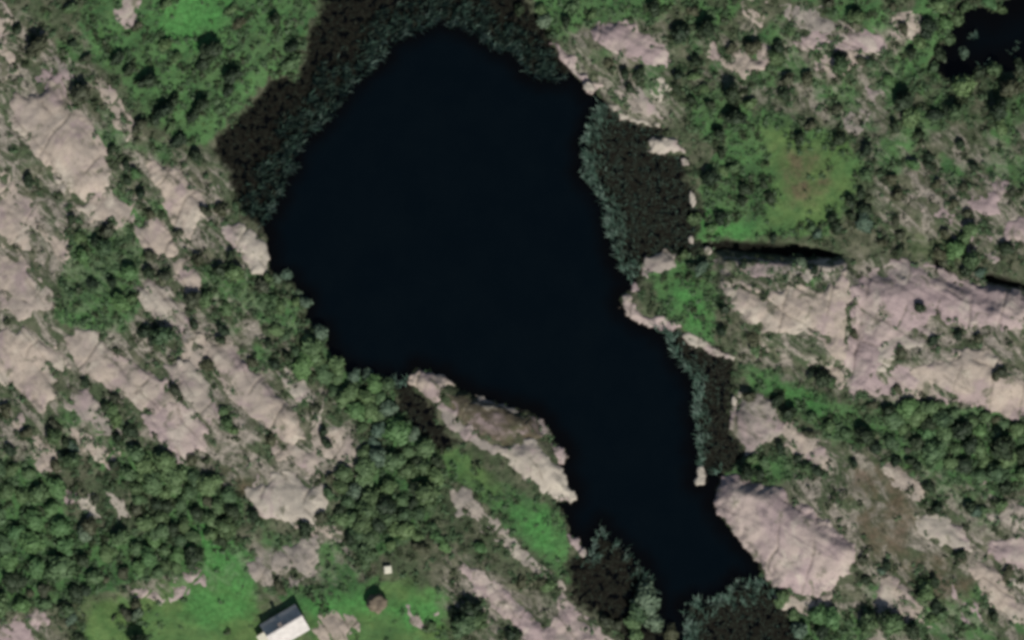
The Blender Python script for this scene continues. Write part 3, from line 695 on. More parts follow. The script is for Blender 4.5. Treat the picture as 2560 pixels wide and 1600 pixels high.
def pale_box():
    x, y = PX(970, 1428); z = at(HG, x, y)
    r = link("storage_box", None, label="small square cream white box alone on the lawn above the boulder", category="box")
    r.location = (x, y, z - .03); r.rotation_euler = (0, 0, .12)
    link("box_body", MB().box((0, 0, .28), (1.1, 1.1, .5)).mesh("box_body"), WALL, r)
    link("lid", MB().box((0, 0, .60), (1.2, 1.2, .14), taper=.8).mesh("lid"), CREAM, r)
pale_box()
# ------------------------------------------------------------------ trees and shrubs
LEAF = {
 "j": leaf_mat("juniper_leaves", (0.026, 0.044, 0.025), (0.045, 0.070, 0.038), 0.1),
 "d": leaf_mat("dark_leaves", (0.060, 0.106, 0.052), (0.104, 0.165, 0.078), 0.2),
 "m": leaf_mat("green_leaves", (0.094, 0.158, 0.074), (0.142, 0.228, 0.104), 0.25),
 "b": leaf_mat("bright_leaves", (0.090, 0.185, 0.075), (0.140, 0.260, 0.110), 0.3),
 "t": leaf_mat("grey_willow_leaves", (0.088, 0.145, 0.100), (0.150, 0.215, 0.150), 0.25),
 "o": leaf_mat("olive_leaves", (0.060, 0.072, 0.044), (0.100, 0.112, 0.070), 0.15),
}
BARK = plain("bark", (0.09, 0.075, 0.06), 0.95, 0.3, 3.0)

def ico(sub):
    import bmesh
    bm = bmesh.new(); bmesh.ops.create_icosphere(bm, subdivisions=sub, radius=1.0)
    V = np.array([v.co[:] for v in bm.verts]); F = np.array([[v.index for v in f.verts] for f in bm.faces]); bm.free()
    return V, F
ICO_V, ICO_F = ico(2)

def crown_mesh(seed, tall, lobes, leaves, leaf, spread=0.55):
    """crown of radius about 1 and height TALL: leaf sized faces over an uneven group of lobes"""
    r = np.random.default_rng(seed)
    Vs, Fs = [], []; n = 0
    L = []
    for i in range(lobes):
        a = r.uniform(0, 2 * np.pi); q = spread * math.sqrt(r.uniform(0.02, 1)) if i else 0.05
        z = tall * (0.40 + 0.26 * (1 - q / spread) * r.uniform(0.5, 1.2)) if i else tall * 0.6
        rad = r.uniform(0.30, 0.50) if i else 0.52
        L.append((q * math.cos(a), q * math.sin(a), z, rad, rad * tall * r.uniform(0.42, 0.62)))
    for (x, y, z, a, b) in L:                        # dense inner twigs and leaves
        V = ICO_V * (np.array([a, a, b]) * 0.80)
        V = V * (1 + 0.22 * pn(ICO_V[:, 0] * 2.2 + x * 9 + seed, ICO_V[:, 1] * 2.2 + ICO_V[:, 2] * 2))[:, None] + (x, y, z)
        Vs.append(V); Fs.append(ICO_F + n); n += len(V)
    per = max(6, leaves // lobes)
    for (x, y, z, a, b) in L:
        d = r.normal(size=(per, 3)); d[:, 2] = np.abs(d[:, 2]) * 0.9 - 0.25 + 0.1 * d[:, 2]; d /= np.linalg.norm(d, axis=1)[:, None]
        c = d * (np.array([a, a, b]) * r.uniform(0.78, 1.18, (per, 1))) + (x, y, z)
        nn = d + r.normal(size=(per, 3)) * 0.55; nn /= np.linalg.norm(nn, axis=1)[:, None]
        t = np.cross(nn, r.normal(size=(per, 3))); t /= np.linalg.norm(t, axis=1)[:, None]
        bt = np.cross(nn, t); s = (leaf * r.uniform(0.6, 1.35, (per, 1)))
        q = np.stack([c - t * s, c - bt * s * 0.62 + nn * s * .15, c + t * s, c + bt * s * 0.62 + nn * s * .15], 1)
        V = q.reshape(-1, 3); k = np.arange(per)[:, None] * 4 + n
        Vs.append(V); Fs.append(np.concatenate([k + [[0, 1, 2]], k + [[0, 2, 3]]])); n += len(V)
    return np.concatenate(Vs), np.concatenate(Fs)
NV = 7
VAR = {"tree": [crown_mesh(100 + i, 1.55, 9, 430, 0.15) for i in range(NV)],
       "shrub": [crown_mesh(200 + i, 1.25, 6, 260, 0.19, 0.5) for i in range(NV)]}
CACHE = {}
def crown_data(kind, v, tone):
    k = (kind, v, tone)
    if k not in CACHE:
        V, F = VAR[kind][v]
        nm = "crown" if kind == "tree" else "shrub"
        me = new_mesh(nm, V, F, 3); me.materials.append(LEAF[tone]); CACHE[k] = me
    return CACHE[k]
def trunk_data(v):
    k = ("trunk", v)
    if k not in CACHE:
        r = random.Random(v); m = MB(); lean = (r.uniform(-.08, .08), r.uniform(-.08, .08))
        m.tube((0, 0, -.1), (lean[0], lean[1], .55), .085, .06, 7).tube((lean[0], lean[1], .53), (lean[0] * 2, lean[1] * 2, 1.05), .06, .025, 6)
        for i in range(5):
            a = i * 1.26 + r.uniform(-.3, .3); z = r.uniform(.35, .8)
            m.tube((lean[0], lean[1], z), (lean[0] + .5 * math.cos(a), lean[1] + .5 * math.sin(a), z + r.uniform(.2, .4)), .032, .010, 5)
        me = m.mesh("trunk"); me.materials.append(BARK); CACHE[k] = me
    return CACHE[k]

# dark side of each plant as seen from above, per enlarged view: x,y,radius[,tone[c]]  (c: the numbers give the crown itself)
SPOTS = {
(0, 0): "160,270,50 150,770,30 690,220,40,m 670,400,45 1095,520,70 1210,640,60 1120,770,40 1390,740,80 1540,1010,80 1620,940,60 1450,1110,60 1310,1160,75,o 1670,1290,75 1900,970,80 1820,1070,60 1970,430,100 1900,570,70 2170,80,50,m 2240,200,60,o 1550,20,60,m 1540,400,65,m 1650,530,50,m 2180,680,80 2150,830,60 660,60,60,m 800,540,50,o 780,900,100,oc 360,460,90,oc 1050,1400,50 1840,1440,60 1290,230,45,o 1370,560,40,m 1720,800,40,m 1860,370,40 1600,1180,50,m 2060,1010,50,m 1330,900,40,m",
(1, 0): "170,160,60 330,420,60 300,560,75,m 410,180,40,m 310,15,35",
(2, 0): "50,60,60 490,190,60 290,200,75,tc 340,320,45 1030,80,40 1090,160,40 1320,50,75 1560,280,95 1810,250,95 1690,90,60,o 2070,220,40 2050,430,60,o 2250,420,80,o 2120,350,40 1830,480,40,o 1720,570,60 1050,680,60 1180,680,60 1100,820,50 1545,700,55 1540,820,50 1680,930,50 1850,970,50 2050,850,85 1290,520,40,o 980,550,35 2080,1100,90 2160,1120,50 1930,1240,65 1960,1430,50 1740,1470,40 1280,240,40,o 900,580,50,o 260,60,55,m 560,40,50,m 740,120,45,m 1700,700,50,m 1800,820,50,m 2230,960,60,m",
(3, 0): "80,430,65 60,560,75,dc 1160,50,50,o 1490,200,75 1480,300,55 1260,260,60,o 830,180,75,dc 990,200,35,o 690,520,50,o 870,560,55,o 1060,530,40,o 1200,430,35 1330,480,55 560,680,40,o 350,720,70,o 160,740,65,o 130,880,65 1360,780,40 1240,930,95 1550,1050,70 1180,1180,55 1410,1260,50 640,1010,50,o 660,1300,65 280,1290,60 390,1170,55,o 910,1400,60 790,1180,40 1280,1450,35 1500,1470,50 1930,910,40 2280,850,90,oc 2150,1000,90 1680,1030,50 2370,1320,40 1570,770,35 1470,800,35 330,40,40,o 560,20,50,o 650,100,40,o 930,720,30 1800,1340,45 1830,810,110,mc 1350,1120,100,mc 1770,1080,75,dc 690,650,90,dc 1620,60,75,mc 1680,220,60,bc 1430,420,60,mc 2200,1230,70,mc 2080,30,70,bc 1850,500,55,tc 2250,980,60,dc 1780,180,70,dc 1700,380,70,dc 1620,520,70,jc 1560,640,60,dc 2150,660,75,dc 1990,690,70,jc 1870,60,70,dc 2200,90,60,dc 2380,640,70,jc 950,620,60,dc 1130,780,60,bc",
(0, 1): "250,180,65 660,540,55 1000,640,75,o 900,760,55 1000,860,85,dc 1190,610,40,o 360,690,35 650,840,40 1180,40,45 1190,180,45 1320,300,55 1410,490,50,o 1680,670,50,o 1400,870,60,o 1390,1050,60 1550,1080,60,o 1860,910,65,o 2060,1010,70 2170,880,50 1930,470,55,o 2070,450,70,o 1800,1290,80,o 1390,1270,40,o 1460,1350,40,o 860,1150,55 1045,1150,50 1240,1300,50,m 620,1220,40,o 550,1290,35 700,1390,40 2120,1380,65,m 2290,1430,40,o 1480,190,35,o 1090,1440,40,m 720,660,40,m 1770,820,30,o 850,980,35,m 1420,1490,40,o 800,930,70,bc 1230,1080,80,bc 1150,1380,85,bc 1280,140,55,bc 2220,1080,80,mc 1960,1330,70,mc 760,760,60,mc",
(1, 1): "290,1090,60,tc 210,1130,45,tc 400,1260,45,tc 470,1360,60,tc 380,1350,45,mc 150,1300,55,m 60,1200,70,oc 230,1400,60,mc 110,1120,45,dc",
(2, 1): "1990,80,50,m 2180,250,65 2160,370,50 2360,210,50 1940,520,75 2140,540,30,m 1720,560,65,dc 1850,130,80,d 1690,990,55 1640,1090,40 2170,980,45,j 2000,1380,60 1660,1380,40,m 1240,1270,40,o 1780,1030,65,tc 1860,1300,30,o 2330,400,40 1620,900,45,dc 2080,90,60,mc 1880,660,60,bc",
(3, 1): "1140,160,60,o 1200,320,65,o 960,110,40 860,310,50 760,390,60 880,450,75 770,520,50 630,620,75 580,540,50 390,410,30 400,620,50,m 10,350,60 40,720,45 1050,780,45,o 1190,570,50,o 1230,700,50,o 1230,840,50 1740,400,50,o 1860,500,50,o 1830,250,50,o 2010,590,40,o 1660,680,55,o 1770,660,40 1600,860,60,o 1640,950,50,o 1930,690,85,mc 1790,880,100,bc 1930,960,90,dc 1850,1040,60,d 2000,1080,55,tc 2220,820,70 2350,1020,40,m 1410,1390,55,j 1330,1430,40,j 1580,1430,35,j 1750,1370,30,j 1720,1500,35,j 1500,30,50 1380,60,60,bc 1930,50,45 2260,180,40,o 2280,290,50,o 1580,210,50,o 2120,670,35,o 2340,690,40,o 410,1040,50,d 90,1080,40,j 50,1260,40,o 260,1220,35,o 240,1380,40,o 740,1480,30 900,610,85,tc 470,720,55,tc 800,1340,40,o 930,180,60,mc 1850,770,60,mc 320,990,50,tc",
(0, 2): "1350,90,65 1440,150,60 1540,170,95,dc 1400,260,40,j 1270,220,35,j 970,140,40 460,440,40,o 95,610,35,o 170,690,40,o 790,580,50 860,690,40 1080,730,50,o 990,810,50 900,860,35,o 1640,650,60,o 500,980,75,o 230,1050,60,o 610,1150,50 590,1280,60 520,1360,60,o 770,1150,35,o 80,1200,60 1220,1030,75 1100,1100,50 1070,1350,50 1790,1300,60,o 2090,80,60 2080,180,50 1830,30,50 2370,380,50,o 1990,600,40,o 1960,440,65,oc 2100,850,50,m 2130,960,60,m 2390,1240,40 520,1130,80,dc 690,1220,60,tc 700,1340,80,dc 1080,880,70,mc 340,1190,40,o 10,800,35 940,1450,40,m 1320,1480,50,m 2200,1040,45,m 1100,960,70,mc 1280,1300,90,mc 1390,1400,90,mc 60,880,70,oc",
(1, 2): "600,140,80,tc 480,180,60,mc 540,300,100,mc 600,400,70,dc 380,320,55,dc 280,340,45,d 160,400,55,d 100,210,45,d 40,290,40,d 280,170,50,dc 770,440,80,mc 640,520,90,mc 930,530,60,tc 1060,530,60,tc 1120,620,85,bc 920,640,50,dc 1050,750,75,mc 900,720,80,mc 1180,900,60,dc 950,880,90,bc 1080,880,80,mc 1250,850,85,tc 1330,1060,125,bc 1160,1050,70,tc 960,1090,40,j 620,1040,50,j 650,1150,55,j 720,1100,40,j 1020,1260,70,dc 1120,1170,60,tc 1500,1310,50,d 1690,1330,60,d 1430,1440,80,dc 1300,1350,100,mc 1580,1400,80,dc 1150,1310,90,tc 40,1040,40,o 680,1480,50,o 150,1150,55,oc 1250,620,70,dc 820,760,80,mc 740,700,60,dc 560,850,50,oc 1010,1030,60,dc",
(2, 2): "1960,80,55,d 2260,140,75,o 2140,170,40 2290,270,70,mc 2240,740,60,oc 2200,1420,80 2330,1430,60 2250,1330,60,mc 2390,1350,60,mc",
(3, 2): "790,120,55,o 1540,190,50,j 1780,140,50,j 1970,170,50,o 2170,70,40,j 1840,70,40,j 460,530,95 400,480,50 580,570,50,m 300,470,35,o 960,790,50,o 1210,640,50,o 1110,840,60 890,1060,85 990,1180,60 860,1130,50 560,980,60,m 170,850,75 60,740,60 720,1060,55,m 400,900,50,m 1260,340,60,oc 2180,490,60,o 2150,560,50,oc 1500,960,80 1800,1010,90 2180,1150,120,j 2400,1240,80 1880,1150,80 1390,1130,80 1820,1340,80 1180,1320,60 1300,1210,40,o 1320,1320,45 1390,1370,50 270,1290,45,j 90,1170,55,j 40,1230,40,j 440,1410,60 360,1430,60,dc 800,1340,45 2140,930,40,o 2330,980,40 1320,850,100,bc 1180,950,95,mc 1400,930,90,mc 1650,960,95,dc 1500,1090,85,bc 1680,1110,95,mc 2000,1240,85,mc 2250,1340,85,mc 2370,1060,80,mc 1920,980,60,mc 370,1070,50,o 420,1140,40,o 700,660,40,m 870,740,40,o 2000,1080,70,bc",
(0, 3): "890,160,50,o 1280,260,70,o 830,400,85,o 1050,370,40,o 1220,330,40,o 620,210,40,o 1470,210,60 1560,230,60 1840,290,70 1620,440,65 1800,700,95 2160,270,75 2130,470,100,dc 2080,560,60 2390,310,60 700,1040,85 790,1040,60 590,1190,75 400,1030,60,o 280,1060,40,o 1270,1160,55,o 1190,1260,65,o 1290,1290,65,tc 1290,1500,90 570,1340,40 20,1350,40,o 760,740,70 740,1480,60 790,540,85,tc 90,930,90 180,930,65 100,800,80,bc 1080,670,40,m 1480,860,60,m 1150,860,55,o 990,940,40,o 1960,190,50,o 640,1240,70,dc 690,1330,60,tc 1010,720,70,mc 1300,660,70,mc 1150,560,80,mc",
(1, 3): "600,320,65,o 440,430,75 270,410,40 780,270,60 1100,200,95,dc 1220,270,105,jc 1060,310,105,dc 1250,380,90,dc 1150,450,90,jc 980,540,90,dc 880,540,60,j 960,640,70,dc 1080,580,95,dc 1490,60,65 1600,130,120,dc 1470,200,50 1640,260,60,dc 1000,450,95,dc 920,380,80,mc 800,400,75,mc 210,1010,60,o 1720,560,60,bc 1780,640,60,bc 1660,430,45,m 1500,520,55,m 1560,670,65,oc 1270,600,55,m 2110,660,65,bc 1990,1190,105 1870,1260,75 1960,1390,125,dc 2090,1350,95,dc 2390,1440,65 1640,1370,50,m 1880,500,40,o 640,1260,40,m 190,570,40,m 700,150,60,mc 940,120,80,tc 1250,90,80,mc",
(2, 3): "1260,1140,140,tc 1190,1250,100,dc 1130,1350,80,mc 1350,1350,95,tc 1500,1450,75,oc 540,1190,35,j 70,940,60,o 260,950,50,o 30,1450,60 870,1300,65,o 980,1350,60,o 1150,1480,80,mc 330,1010,60,mc",
(3, 3): "510,90,40,m 290,230,40 1580,250,60 1500,50,60 1890,240,65 1840,250,40 1960,320,60,tc 1640,150,40,o 1790,690,55,j 880,740,50,o 1110,790,50 1190,850,40,o 1420,920,40,o 1550,940,55 1660,920,40,o 1560,1190,65 1770,1350,40 1080,1270,85 1150,1370,110,mc 1330,1390,85 1480,1100,80,mc 2110,1270,50 1480,1000,65,mc 2220,40,75 2180,220,60,m 2020,270,50,m 2250,860,60,o 2340,880,40,o 900,930,50 460,1280,105,bc 600,1330,95,bc 480,1400,75,d 280,1450,95,tc 130,1130,75,mc 690,110,40,o 660,430,35,o 1640,330,35,o 1270,330,35 950,1390,95,dc 1070,880,40,tc 940,1300,55,mc 240,1290,60,mc 1640,1290,60,mc 1560,1330,50,mc",
}
WOODS = [
 ("the lower left wood", "-60,1095 110,1095 140,1165 170,1260 330,1290 350,1360 220,1395 120,1435 -60,1440", 1.2, 2.8, "mmdbm", "tree"),
 ("the left thicket", "290,1075 420,1095 570,1180 560,1250 470,1290 400,1250 300,1160", 1.1, 2.5, "mmdm", "tree"),
 ("the little lower thicket", "350,1230 480,1300 420,1350 340,1360", 1.0, 2.0, "mdmb", "tree"),
 ("the dark wood above the lawn", "840,1085 900,1065 955,1030 1035,1085 1040,1190 985,1240 930,1300 855,1325 820,1260 795,1215 790,1150", 1.2, 2.7, "dmdmd", "tree"),
 ("the west shore wood", "640,770 700,790 756,792 795,855 890,895 940,960 995,1045 955,1080 870,1000 780,925 690,850", 1.0, 2.2, "mmbtm", "tree"),
 ("the thicket under the pink shelf", "2090,985 2160,950 2300,980 2460,1020 2460,1130 2340,1150 2200,1080 2095,1060", 1.0, 2.5, "mbmdm", "tree"),
]
WP = [(w[0], P(w[1])) for w in WOODS]
def in_poly(x, y, poly): return sdist(np.array([x]), np.array([y]), poly)[0]
plants = []      # x, y, r, tone, kind, wood
for (c, r), s in SPOTS.items():
    for q in s.split():
        f = q.split(','); zx, zy, rad = map(float, f[:3]); code = f[3] if len(f) > 3 else "d"
        x, y = T(c, r, zx, zy); R = rad / 60.5
        if not code.endswith('c'):
            R *= 1.15; x += 0.28 * R; y -= 0.55 * R
        else:
            R *= 1.2
        tone = 'j' if (code == 'd' and (zx * 7 + zy * 3) % 10 < 6) else code[0]
        plants.append([x, y, R, tone, None])
for name, poly in WP:
    for p in plants:
        if p[4] is None and in_poly(p[0], p[1], poly) > -0.3: p[4] = name
r_ = np.random.default_rng(21)
for (name, pts, ra, rb, tones, kind), (_, poly) in zip(WOODS, WP):
    lo, hi = poly.min(0), poly.max(0); n = 0
    for t in range(1500):
        x, y = r_.uniform(lo, hi); R = r_.uniform(ra, rb)
        if in_poly(x, y, poly) < 0: continue
        if at(d_out, x, y) < 0.3: continue
        if any((x - p[0]) ** 2 + (y - p[1]) ** 2 < ((0.8 if 'lower left' in name else 0.68) * (R + p[2])) ** 2 for p in plants): continue
        plants.append([x, y, R, tones[int(r_.integers(len(tones)))], name])

TONE = dict(j="dark juniper", d="dark green", m="mid green", b="bright green", t="grey green", o="olive brown")
# landmarks other than rocks
for nm, pts in (("the north-west reed bed", "705,340 755,300 880,155 980,75 1080,62 1242,170 1280,90 1200,20 1000,0 800,60 700,200 560,330 560,450 620,520"),
                ("the east reed bed", "1390,300 1400,430 1440,540 1480,650 1530,590 1630,590 1640,460 1560,310"),
                ("the upper right pond", "2269,5 2400,0 2420,150 2284,170 2200,160 2244,70"),
                ("the green hollow on the right", "1780,340 2000,330 2020,420 1950,550 1800,540"),
                ("the long dark cleft", "1690,568 1940,592 1985,606 1880,608 1700,592"),
                ("the brown heath on the right", "2030,1150 2120,1150 2180,1330 2260,1400 2130,1400 2060,1300"),
                ("the brightest green grass", "480,1290 580,1300 600,1390 520,1410"),
                ("the upper left meadow", "420,120 640,100 600,200 480,300 400,250"),
                ("the green spit", "1180,1180 1290,1200 1330,1330 1270,1310"),
                ("the grassy top of the east point", "1600,640 1660,660 1670,790 1610,760"),
                ("the bottom reed bed", "1620,1440 1740,1390 1860,1470 1800,1540 1640,1540")):
    LAND.append((nm, P(pts)))
def where(x, y):
    best = None
    for nm, poly in LAND:
        c = poly.mean(0)
        if abs(c[0] - x) > 30 or abs(c[1] - y) > 30: continue
        s = in_poly(x, y, poly)
        if best is None or s > best[0]:
            best = (s, nm, poly)
    s, nm, poly = best
    c = poly.mean(0); dx, dy = x - c[0], y - c[1]
    a = math.degrees(math.atan2(dy, dx)) % 360
    if s > 0.6: rel = "growing on"
    else:
        rel = ["right of", "upper right of", "above", "upper left of", "left of", "lower left of", "below", "lower right of"][int(((a + 22.5) % 360) // 45)]
    return rel, nm, -s
rows = []
for x, y, R, tone, wood in plants:
    if not (-88 < x < 88 and -58 < y < 58): continue
    kind = "tree" if (R > 1.45 or wood) else "shrub"
    size = ("small ", "", "large ")[0 if R < 0.95 else 1 if R < 1.6 else 2]
    if wood:
        wc = dict(WP)[wood].mean(0); wa = math.degrees(math.atan2(y - wc[1], x - wc[0])) % 360; far = math.hypot(x - wc[0], y - wc[1])
        part_ = "middle" if far < 3 else ["right", "upper right", "upper", "upper left", "left", "lower left", "lower", "lower right"][int(((wa + 22.5) % 360) // 45)]
        lab = ["%s%s %s in the %s part of %s" % (size, TONE[tone], kind, part_, wood), None]
    else:
        rel, nm, dist = where(x, y)
        lab = ["%s%s %s %s %s" % (size, TONE[tone], kind, rel, nm), dist]
    rows.append([x, y, R, tone, kind, wood, lab])
from collections import defaultdict
same = defaultdict(list)
for q in rows: same[q[6][0]].append(q)
ORD = ["nearest one", "second nearest", "third nearest", "fourth nearest", "fifth nearest", "sixth nearest", "seventh nearest", "eighth nearest", "ninth nearest", "tenth nearest"]
for lab, qs in same.items():
    if qs[0][5] or len(qs) == 1:
        for q in qs: q.append(lab)
    else:
        qs.sort(key=lambda q: q[6][1])
        for i, q in enumerate(qs): q.append(lab + ", " + ORD[min(i, 9)])
rows.sort(key=lambda q: -q[2])
n_tree = n_shrub = 0; rest = []
for k, (x, y, R, tone, kind, wood, lab, text) in enumerate(rows):
    v = k % NV; rz = random.uniform(0, 6.28)
    z = at(HS, x, y) - 0.08
    el = random.uniform(1.0, 1.5) if kind == "shrub" else random.uniform(1.0, 1.25)
    if x < -34 and y > 26: rz = random.gauss(0.85, 0.2); el = random.uniform(1.3, 1.9)     # drawn out along the slope of the meadow
    elif x < -20: rz = random.choice((rz, random.gauss(-0.9, 0.3)))
    sx = R * el ** 0.6 * random.uniform(0.95, 1.1); sy = R * el ** -0.4
    sz = R * random.uniform(0.70, 1.05) * (0.72 if wood else 1.0) * (1.0 if kind == "tree" else 0.9) * (1.3 if tone == 'j' else 1.1)
    if kind == "tree":
        n_tree += 1
        if n_tree > 298: continue
        t = link("tree", None, label=text, category="tree", group=("trees of " + wood) if wood else "single trees and big bushes")
        t.location = (x, y, z); t.rotation_euler = (0, 0, rz); t.scale = (sx, sy, sz)
        link("crown", crown_data("tree", v, tone), None, t)
        link("trunk", trunk_data(v % 3), None, t)
    else:
        n_shrub += 1
        if n_shrub > 298: rest.append((x, y, R)); continue
        o = link("shrub", crown_data("shrub", v, tone), None, label=text, category="shrub", group="shrubs scattered over the heath")
        o.location = (x, y, z); o.rotation_euler = (0, 0, rz); o.scale = (sx, sy, sz)
print("PLANTS", n_tree, n_shrub, "labels", len(set(q[7] for q in rows)), len(rows))
# ------------------------------------------------------------------ reeds
n = N("reed_leaves", 0.7, 0.2)
r0, _g, _b, _a = n.attr("tone")
c = n.mix(n.ramp(r0, 0.0, 0.45), (0.027, 0.026, 0.019), (0.038, 0.062, 0.046))
c = n.mix(n.ramp(r0, 0.45, 0.80), c, (0.052, 0.102, 0.074))
c = n.mix(n.ramp(r0, 0.88, 1.0), c, (0.135, 0.195, 0.16))
MAT_REED = n.col(c)
def reeds(name, label, poly, width, dens, seed, lean, dull=0.14):
    """upright bent blades standing in the shallows; living ones by the open water, brown stubble behind"""
    r = np.random.default_rng(seed)
    lo, hi = poly.min(0), poly.max(0)
    n = int((hi[0] - lo[0]) * (hi[1] - lo[1]) * dens)
    x = r.uniform(lo[0], hi[0], n); y = r.uniform(lo[1], hi[1], n)
    di = sdist(x, y, poly); do = bil(d_open, x, y); dl = bil(d_out, x, y)
    clump = fbm(x, y, 0.75, 3, 5.0); patch = fbm(x, y, 0.22, 3, 15.0)
    live = 1 - sst(width * 0.6, width * 1.4, do + patch * 3.5 + r.normal(0, 0.8, n))
    k = (di > 0) & (do > -0.15 + 0.5 * clump) & (dl < 0.05)
    k &= r.uniform(size=n) < np.where(live > 0.5, 0.42 + 1.5 * clump, 0.20 + 0.45 * clump)
    x, y, live, clump, do = x[k], y[k], live[k], clump[k], do[k]; n = len(x)
    h = np.where(live > .5, r.uniform(0.9, 1.9, n), r.uniform(0.2, 0.6, n))
    a = r.normal(lean, 0.8, n); ln = h * r.uniform(0.25, 0.75, n)
    w = r.uniform(0.035, 0.08, n)
    dx, dy = np.cos(a), np.sin(a)
    b = a + np.pi / 2 + r.normal(0, 0.5, n); wx, wy = np.cos(b) * w, np.sin(b) * w
    def pt(t, k, sgn):
        return np.stack([x + dx * ln * t * t + sgn * wx * k, y + dy * ln * t * t + sgn * wy * k, -0.1 + h * (t - 0.22 * t * t) * 1.1], -1)
    V = np.stack([pt(0, 1, -1), pt(0, 1, 1), pt(.6, .9, 1), pt(.6, .9, -1), pt(1, .3, -1), pt(1, .3, 1)], 1).reshape(-1, 3)
    i = np.arange(n)[:, None] * 6
    F = np.concatenate([i + [[0, 1, 2, 3]], i + [[3, 2, 5, 4]]])
    me = new_mesh(name, V, F, 4)
    tone = np.clip(np.where(live > .5, r.normal(0.50, 0.20, n) + clump * 0.55 + 0.36 * (1 - sst(0.2, 1.5, do)), r.normal(dull, 0.18, n)), 0, 1)
    attr(me, "tone", np.repeat(tone, 6))
    link(name, me, MAT_REED, label=label, category="reeds", kind="stuff")
reeds("reed_bed", "broad curved belt of reeds along the upper left shore of the lake", P("690,-60 1230,-60 1260,60 1340,185 1240,190 1080,75 980,85 880,165 760,305 712,350 690,430 600,560 500,480 490,320 700,130"), 4.0, 70, 1, -.7, .18)
reeds("reed_bed", "wide reed bed on the upper right shore between lake and green hollow", P("1360,220 1450,250 1600,290 1680,380 1680,590 1540,620 1485,680 1440,560 1360,400"), 2.0, 66, 2, 2.6, .38)
reeds("reed_bed", "narrow strip of reeds beside black mud on the right shore below the point", P("1545,770 1620,790 1740,850 1760,1060 1700,1125 1640,1110 1640,900"), 1.1, 60, 3, 2.4, .16)
reeds("reed_bed", "thin patch of reeds in the small bay right of the green spit", P("1340,1320 1395,1290 1415,1225 1480,1290 1560,1400 1540,1470 1400,1440"), 1.3, 26, 4, .9)
reeds("reed_bed", "reed bed across the foot of the lake at the bottom edge", P("1600,1425 1740,1360 1800,1360 1900,1480 1900,1600 1615,1600"), 1.7, 38, 5, 1.7, .34)
reeds("reed_bed", "few reeds in the dark inlet behind the rocky point", P("885,840 960,850 975,960 1050,1060 1010,1050 930,930"), 1.0, 26, 6, 1.9)

def pond_reeds():
    r = np.random.default_rng(9); x, y = [], []
    for cx, cy, rad, m in ((2300, 85, .6, 40), (2395, 120, 1.2, 14), (2330, 165, 1.5, 24)):
        p = D((cx, cy))[0]; x += list(r.normal(p[0], rad * .5, m)); y += list(r.normal(p[1], rad * .5, m))
    x, y = np.array(x), np.array(y); n = len(x); h = r.uniform(.5, 1.2, n); a = r.uniform(0, 6.28, n); ln = h * .6; w = .07
    dx, dy = np.cos(a), np.sin(a)
    def pt(t, k, sgn): return np.stack([x + dx * ln * t * t - sgn * dy * w * k, y + dy * ln * t * t + sgn * dx * w * k, -.1 + h * t], -1)
    V = np.stack([pt(0, 1, -1), pt(0, 1, 1), pt(.6, .9, 1), pt(.6, .9, -1), pt(1, .3, -1), pt(1, .3, 1)], 1).reshape(-1, 3)
    i = np.arange(n)[:, None] * 6
    me = new_mesh("water_sedge", V, np.concatenate([i + [[0, 1, 2, 3]], i + [[3, 2, 5, 4]]]), 4)
    attr(me, "tone", np.repeat(np.clip(r.normal(.6, .2, n), 0, 1), 6))
    link("water_sedge", me, MAT_REED, label="sparse tufts of sedge in the black pond in the upper right corner", category="sedge", kind="stuff")
pond_reeds()

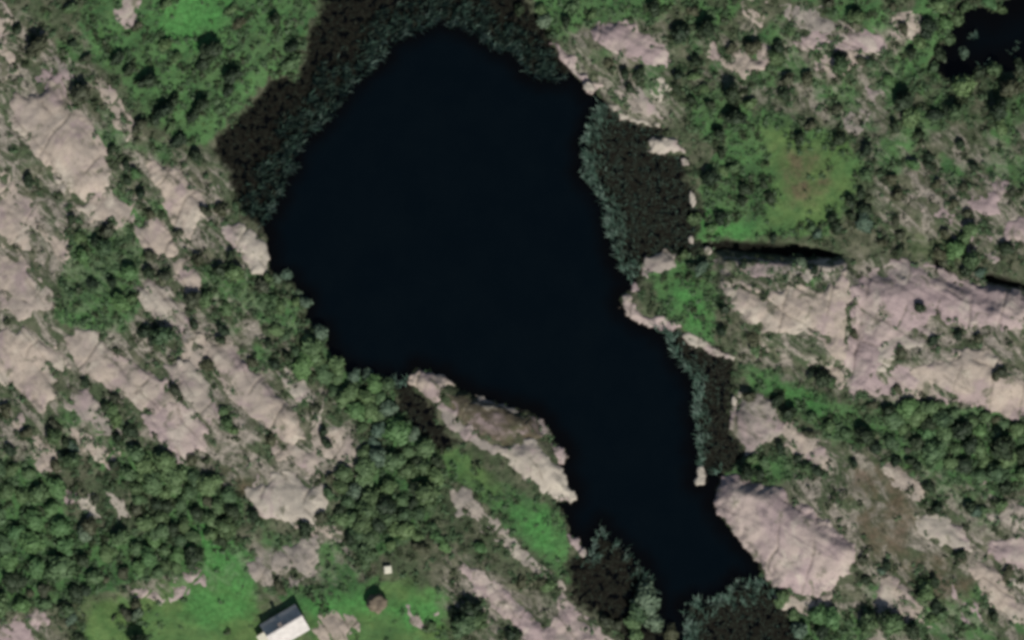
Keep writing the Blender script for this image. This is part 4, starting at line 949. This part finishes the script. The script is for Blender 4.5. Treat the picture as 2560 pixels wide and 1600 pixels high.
# ------------------------------------------------------------------ low growth between the shrubs
def scrub(name, label, cat, mat, count, seed, pick, rlo, rhi, leaves, tall):
    r = np.random.default_rng(seed)
    x = r.uniform(-86, 86, count); y = r.uniform(-56, 56, count)
    dl = bil(d_out, x, y); g = bil(cG, x, y); top = bil(HS, x, y); gr = bil(HG, x, y); md = bil(mud, x, y)
    cl = fbm(x, y, 0.28, 4, 120.0 + seed)
    nr = bil(NEAR, x, y)
    ck = np.clip(bil(cBr, x, y) + bil(cY, x, y) + bil(cBt, x, y) + bil(cR, x, y) * (1 - g) * 0.62, 0, 1)
    k = (dl > -0.1) & (md < 0.75) & (top - gr < (0.25 if name == 'low_scrub' else 0.06)) & pick(g, cl, nr, r.uniform(size=count)) & (r.uniform(size=count) > ck * 0.9 * (1 - 0.8 * nr))
    for px, py, rad in ((716, 1560, 5.2), (970, 1428, 1.6), (943, 1513, 2.2)):
        a, b = PX(px, py); k &= ((x - a) ** 2 + (y - b) ** 2 > rad ** 2)
    x, y, gr = x[k], y[k], gr[k]; n = len(x)
    R = r.uniform(rlo, rhi, n) ** 1.0
    d = r.normal(size=(n, leaves, 3)); d[..., 2] = np.abs(d[..., 2]); d /= np.linalg.norm(d, axis=-1)[..., None]
    d *= r.uniform(0.35, 1.05, (n, leaves, 1))
    c = d * R[:, None, None] * np.array([1, 1, tall]) + np.stack([x, y, gr], -1)[:, None, :]
    nn = d + r.normal(size=d.shape) * 0.45 + np.array([0, 0, .35]); nn /= np.linalg.norm(nn, axis=-1)[..., None]
    t = np.cross(nn, r.normal(size=d.shape)); t /= np.linalg.norm(t, axis=-1)[..., None]; b = np.cross(nn, t)
    s = R[:, None, None] * r.uniform(0.22, 0.42, (n, leaves, 1))
    V = np.stack([c - t * s, c - b * s * .6, c + t * s, c + b * s * .6], 2).reshape(-1, 3)
    F = np.arange(len(V)).reshape(-1, 4)
    me = new_mesh(name, V, F, 4)
    link(name, me, mat, label=label, category=cat, kind="stuff")
    print(name, n, len(F))
NEAR = np.zeros_like(X)
for q in rows:                          # low growth gathers round the shrubs
    i0 = int((q[0] + 104) / GSTEP) + NX0; j0 = int((q[1] + 72) / GSTEP) + NX0; w = int(3.2 * q[2] / GSTEP)
    sl = (slice(j0 - w, j0 + w), slice(i0 - w, i0 + w))
    NEAR[sl] = np.maximum(NEAR[sl], 1 - sst(0.5, 2.6, np.hypot(X[sl] - q[0], Y[sl] - q[1]) / q[2] + WX[sl] * 0.9))
H_OLIVE = leaf_mat("heather", (0.054, 0.068, 0.038), (0.125, 0.135, 0.084), 0.1)
H_GREEN = leaf_mat("low_green", (0.058, 0.108, 0.052), (0.110, 0.180, 0.086), 0.25)
H_DARK = leaf_mat("low_dark", (0.020, 0.036, 0.018), (0.042, 0.062, 0.032), 0.1)
scrub("heather", "low olive brown heather covering the ground between the rocks", "heather", H_OLIVE, 26000, 1, lambda g, c, k, u: u < (0.55 - g * 0.45 + c * 0.6), .18, .52, 12, .55)
scrub("low_scrub", "low green scrub and ferns over the greener ground", "scrub", H_GREEN, 30000, 2, lambda g, c, k, u: u < (0.10 + g * 0.36 + c * 1.1 + k * 0.55), .25, .85, 15, .8)
scrub("crowberry", "dark mats of crowberry scattered over the heath", "ground cover", H_DARK, 20000, 3, lambda g, c, k, u: u < (0.02 + g * 0.05 + c * 1.2 + k * 0.40), .3, .9, 16, .8)

H_GRASS = leaf_mat("meadow_grass", (0.095, 0.165, 0.055), (0.150, 0.245, 0.085), 0.3)
scrub("meadow_grass", "short tufts of grass over the green meadows and the lawn by the cabin", "grass", H_GRASS, 70000, 4, lambda g, c, k, u: u < (g - 0.25) * 0.8, .12, .30, 7, .5)
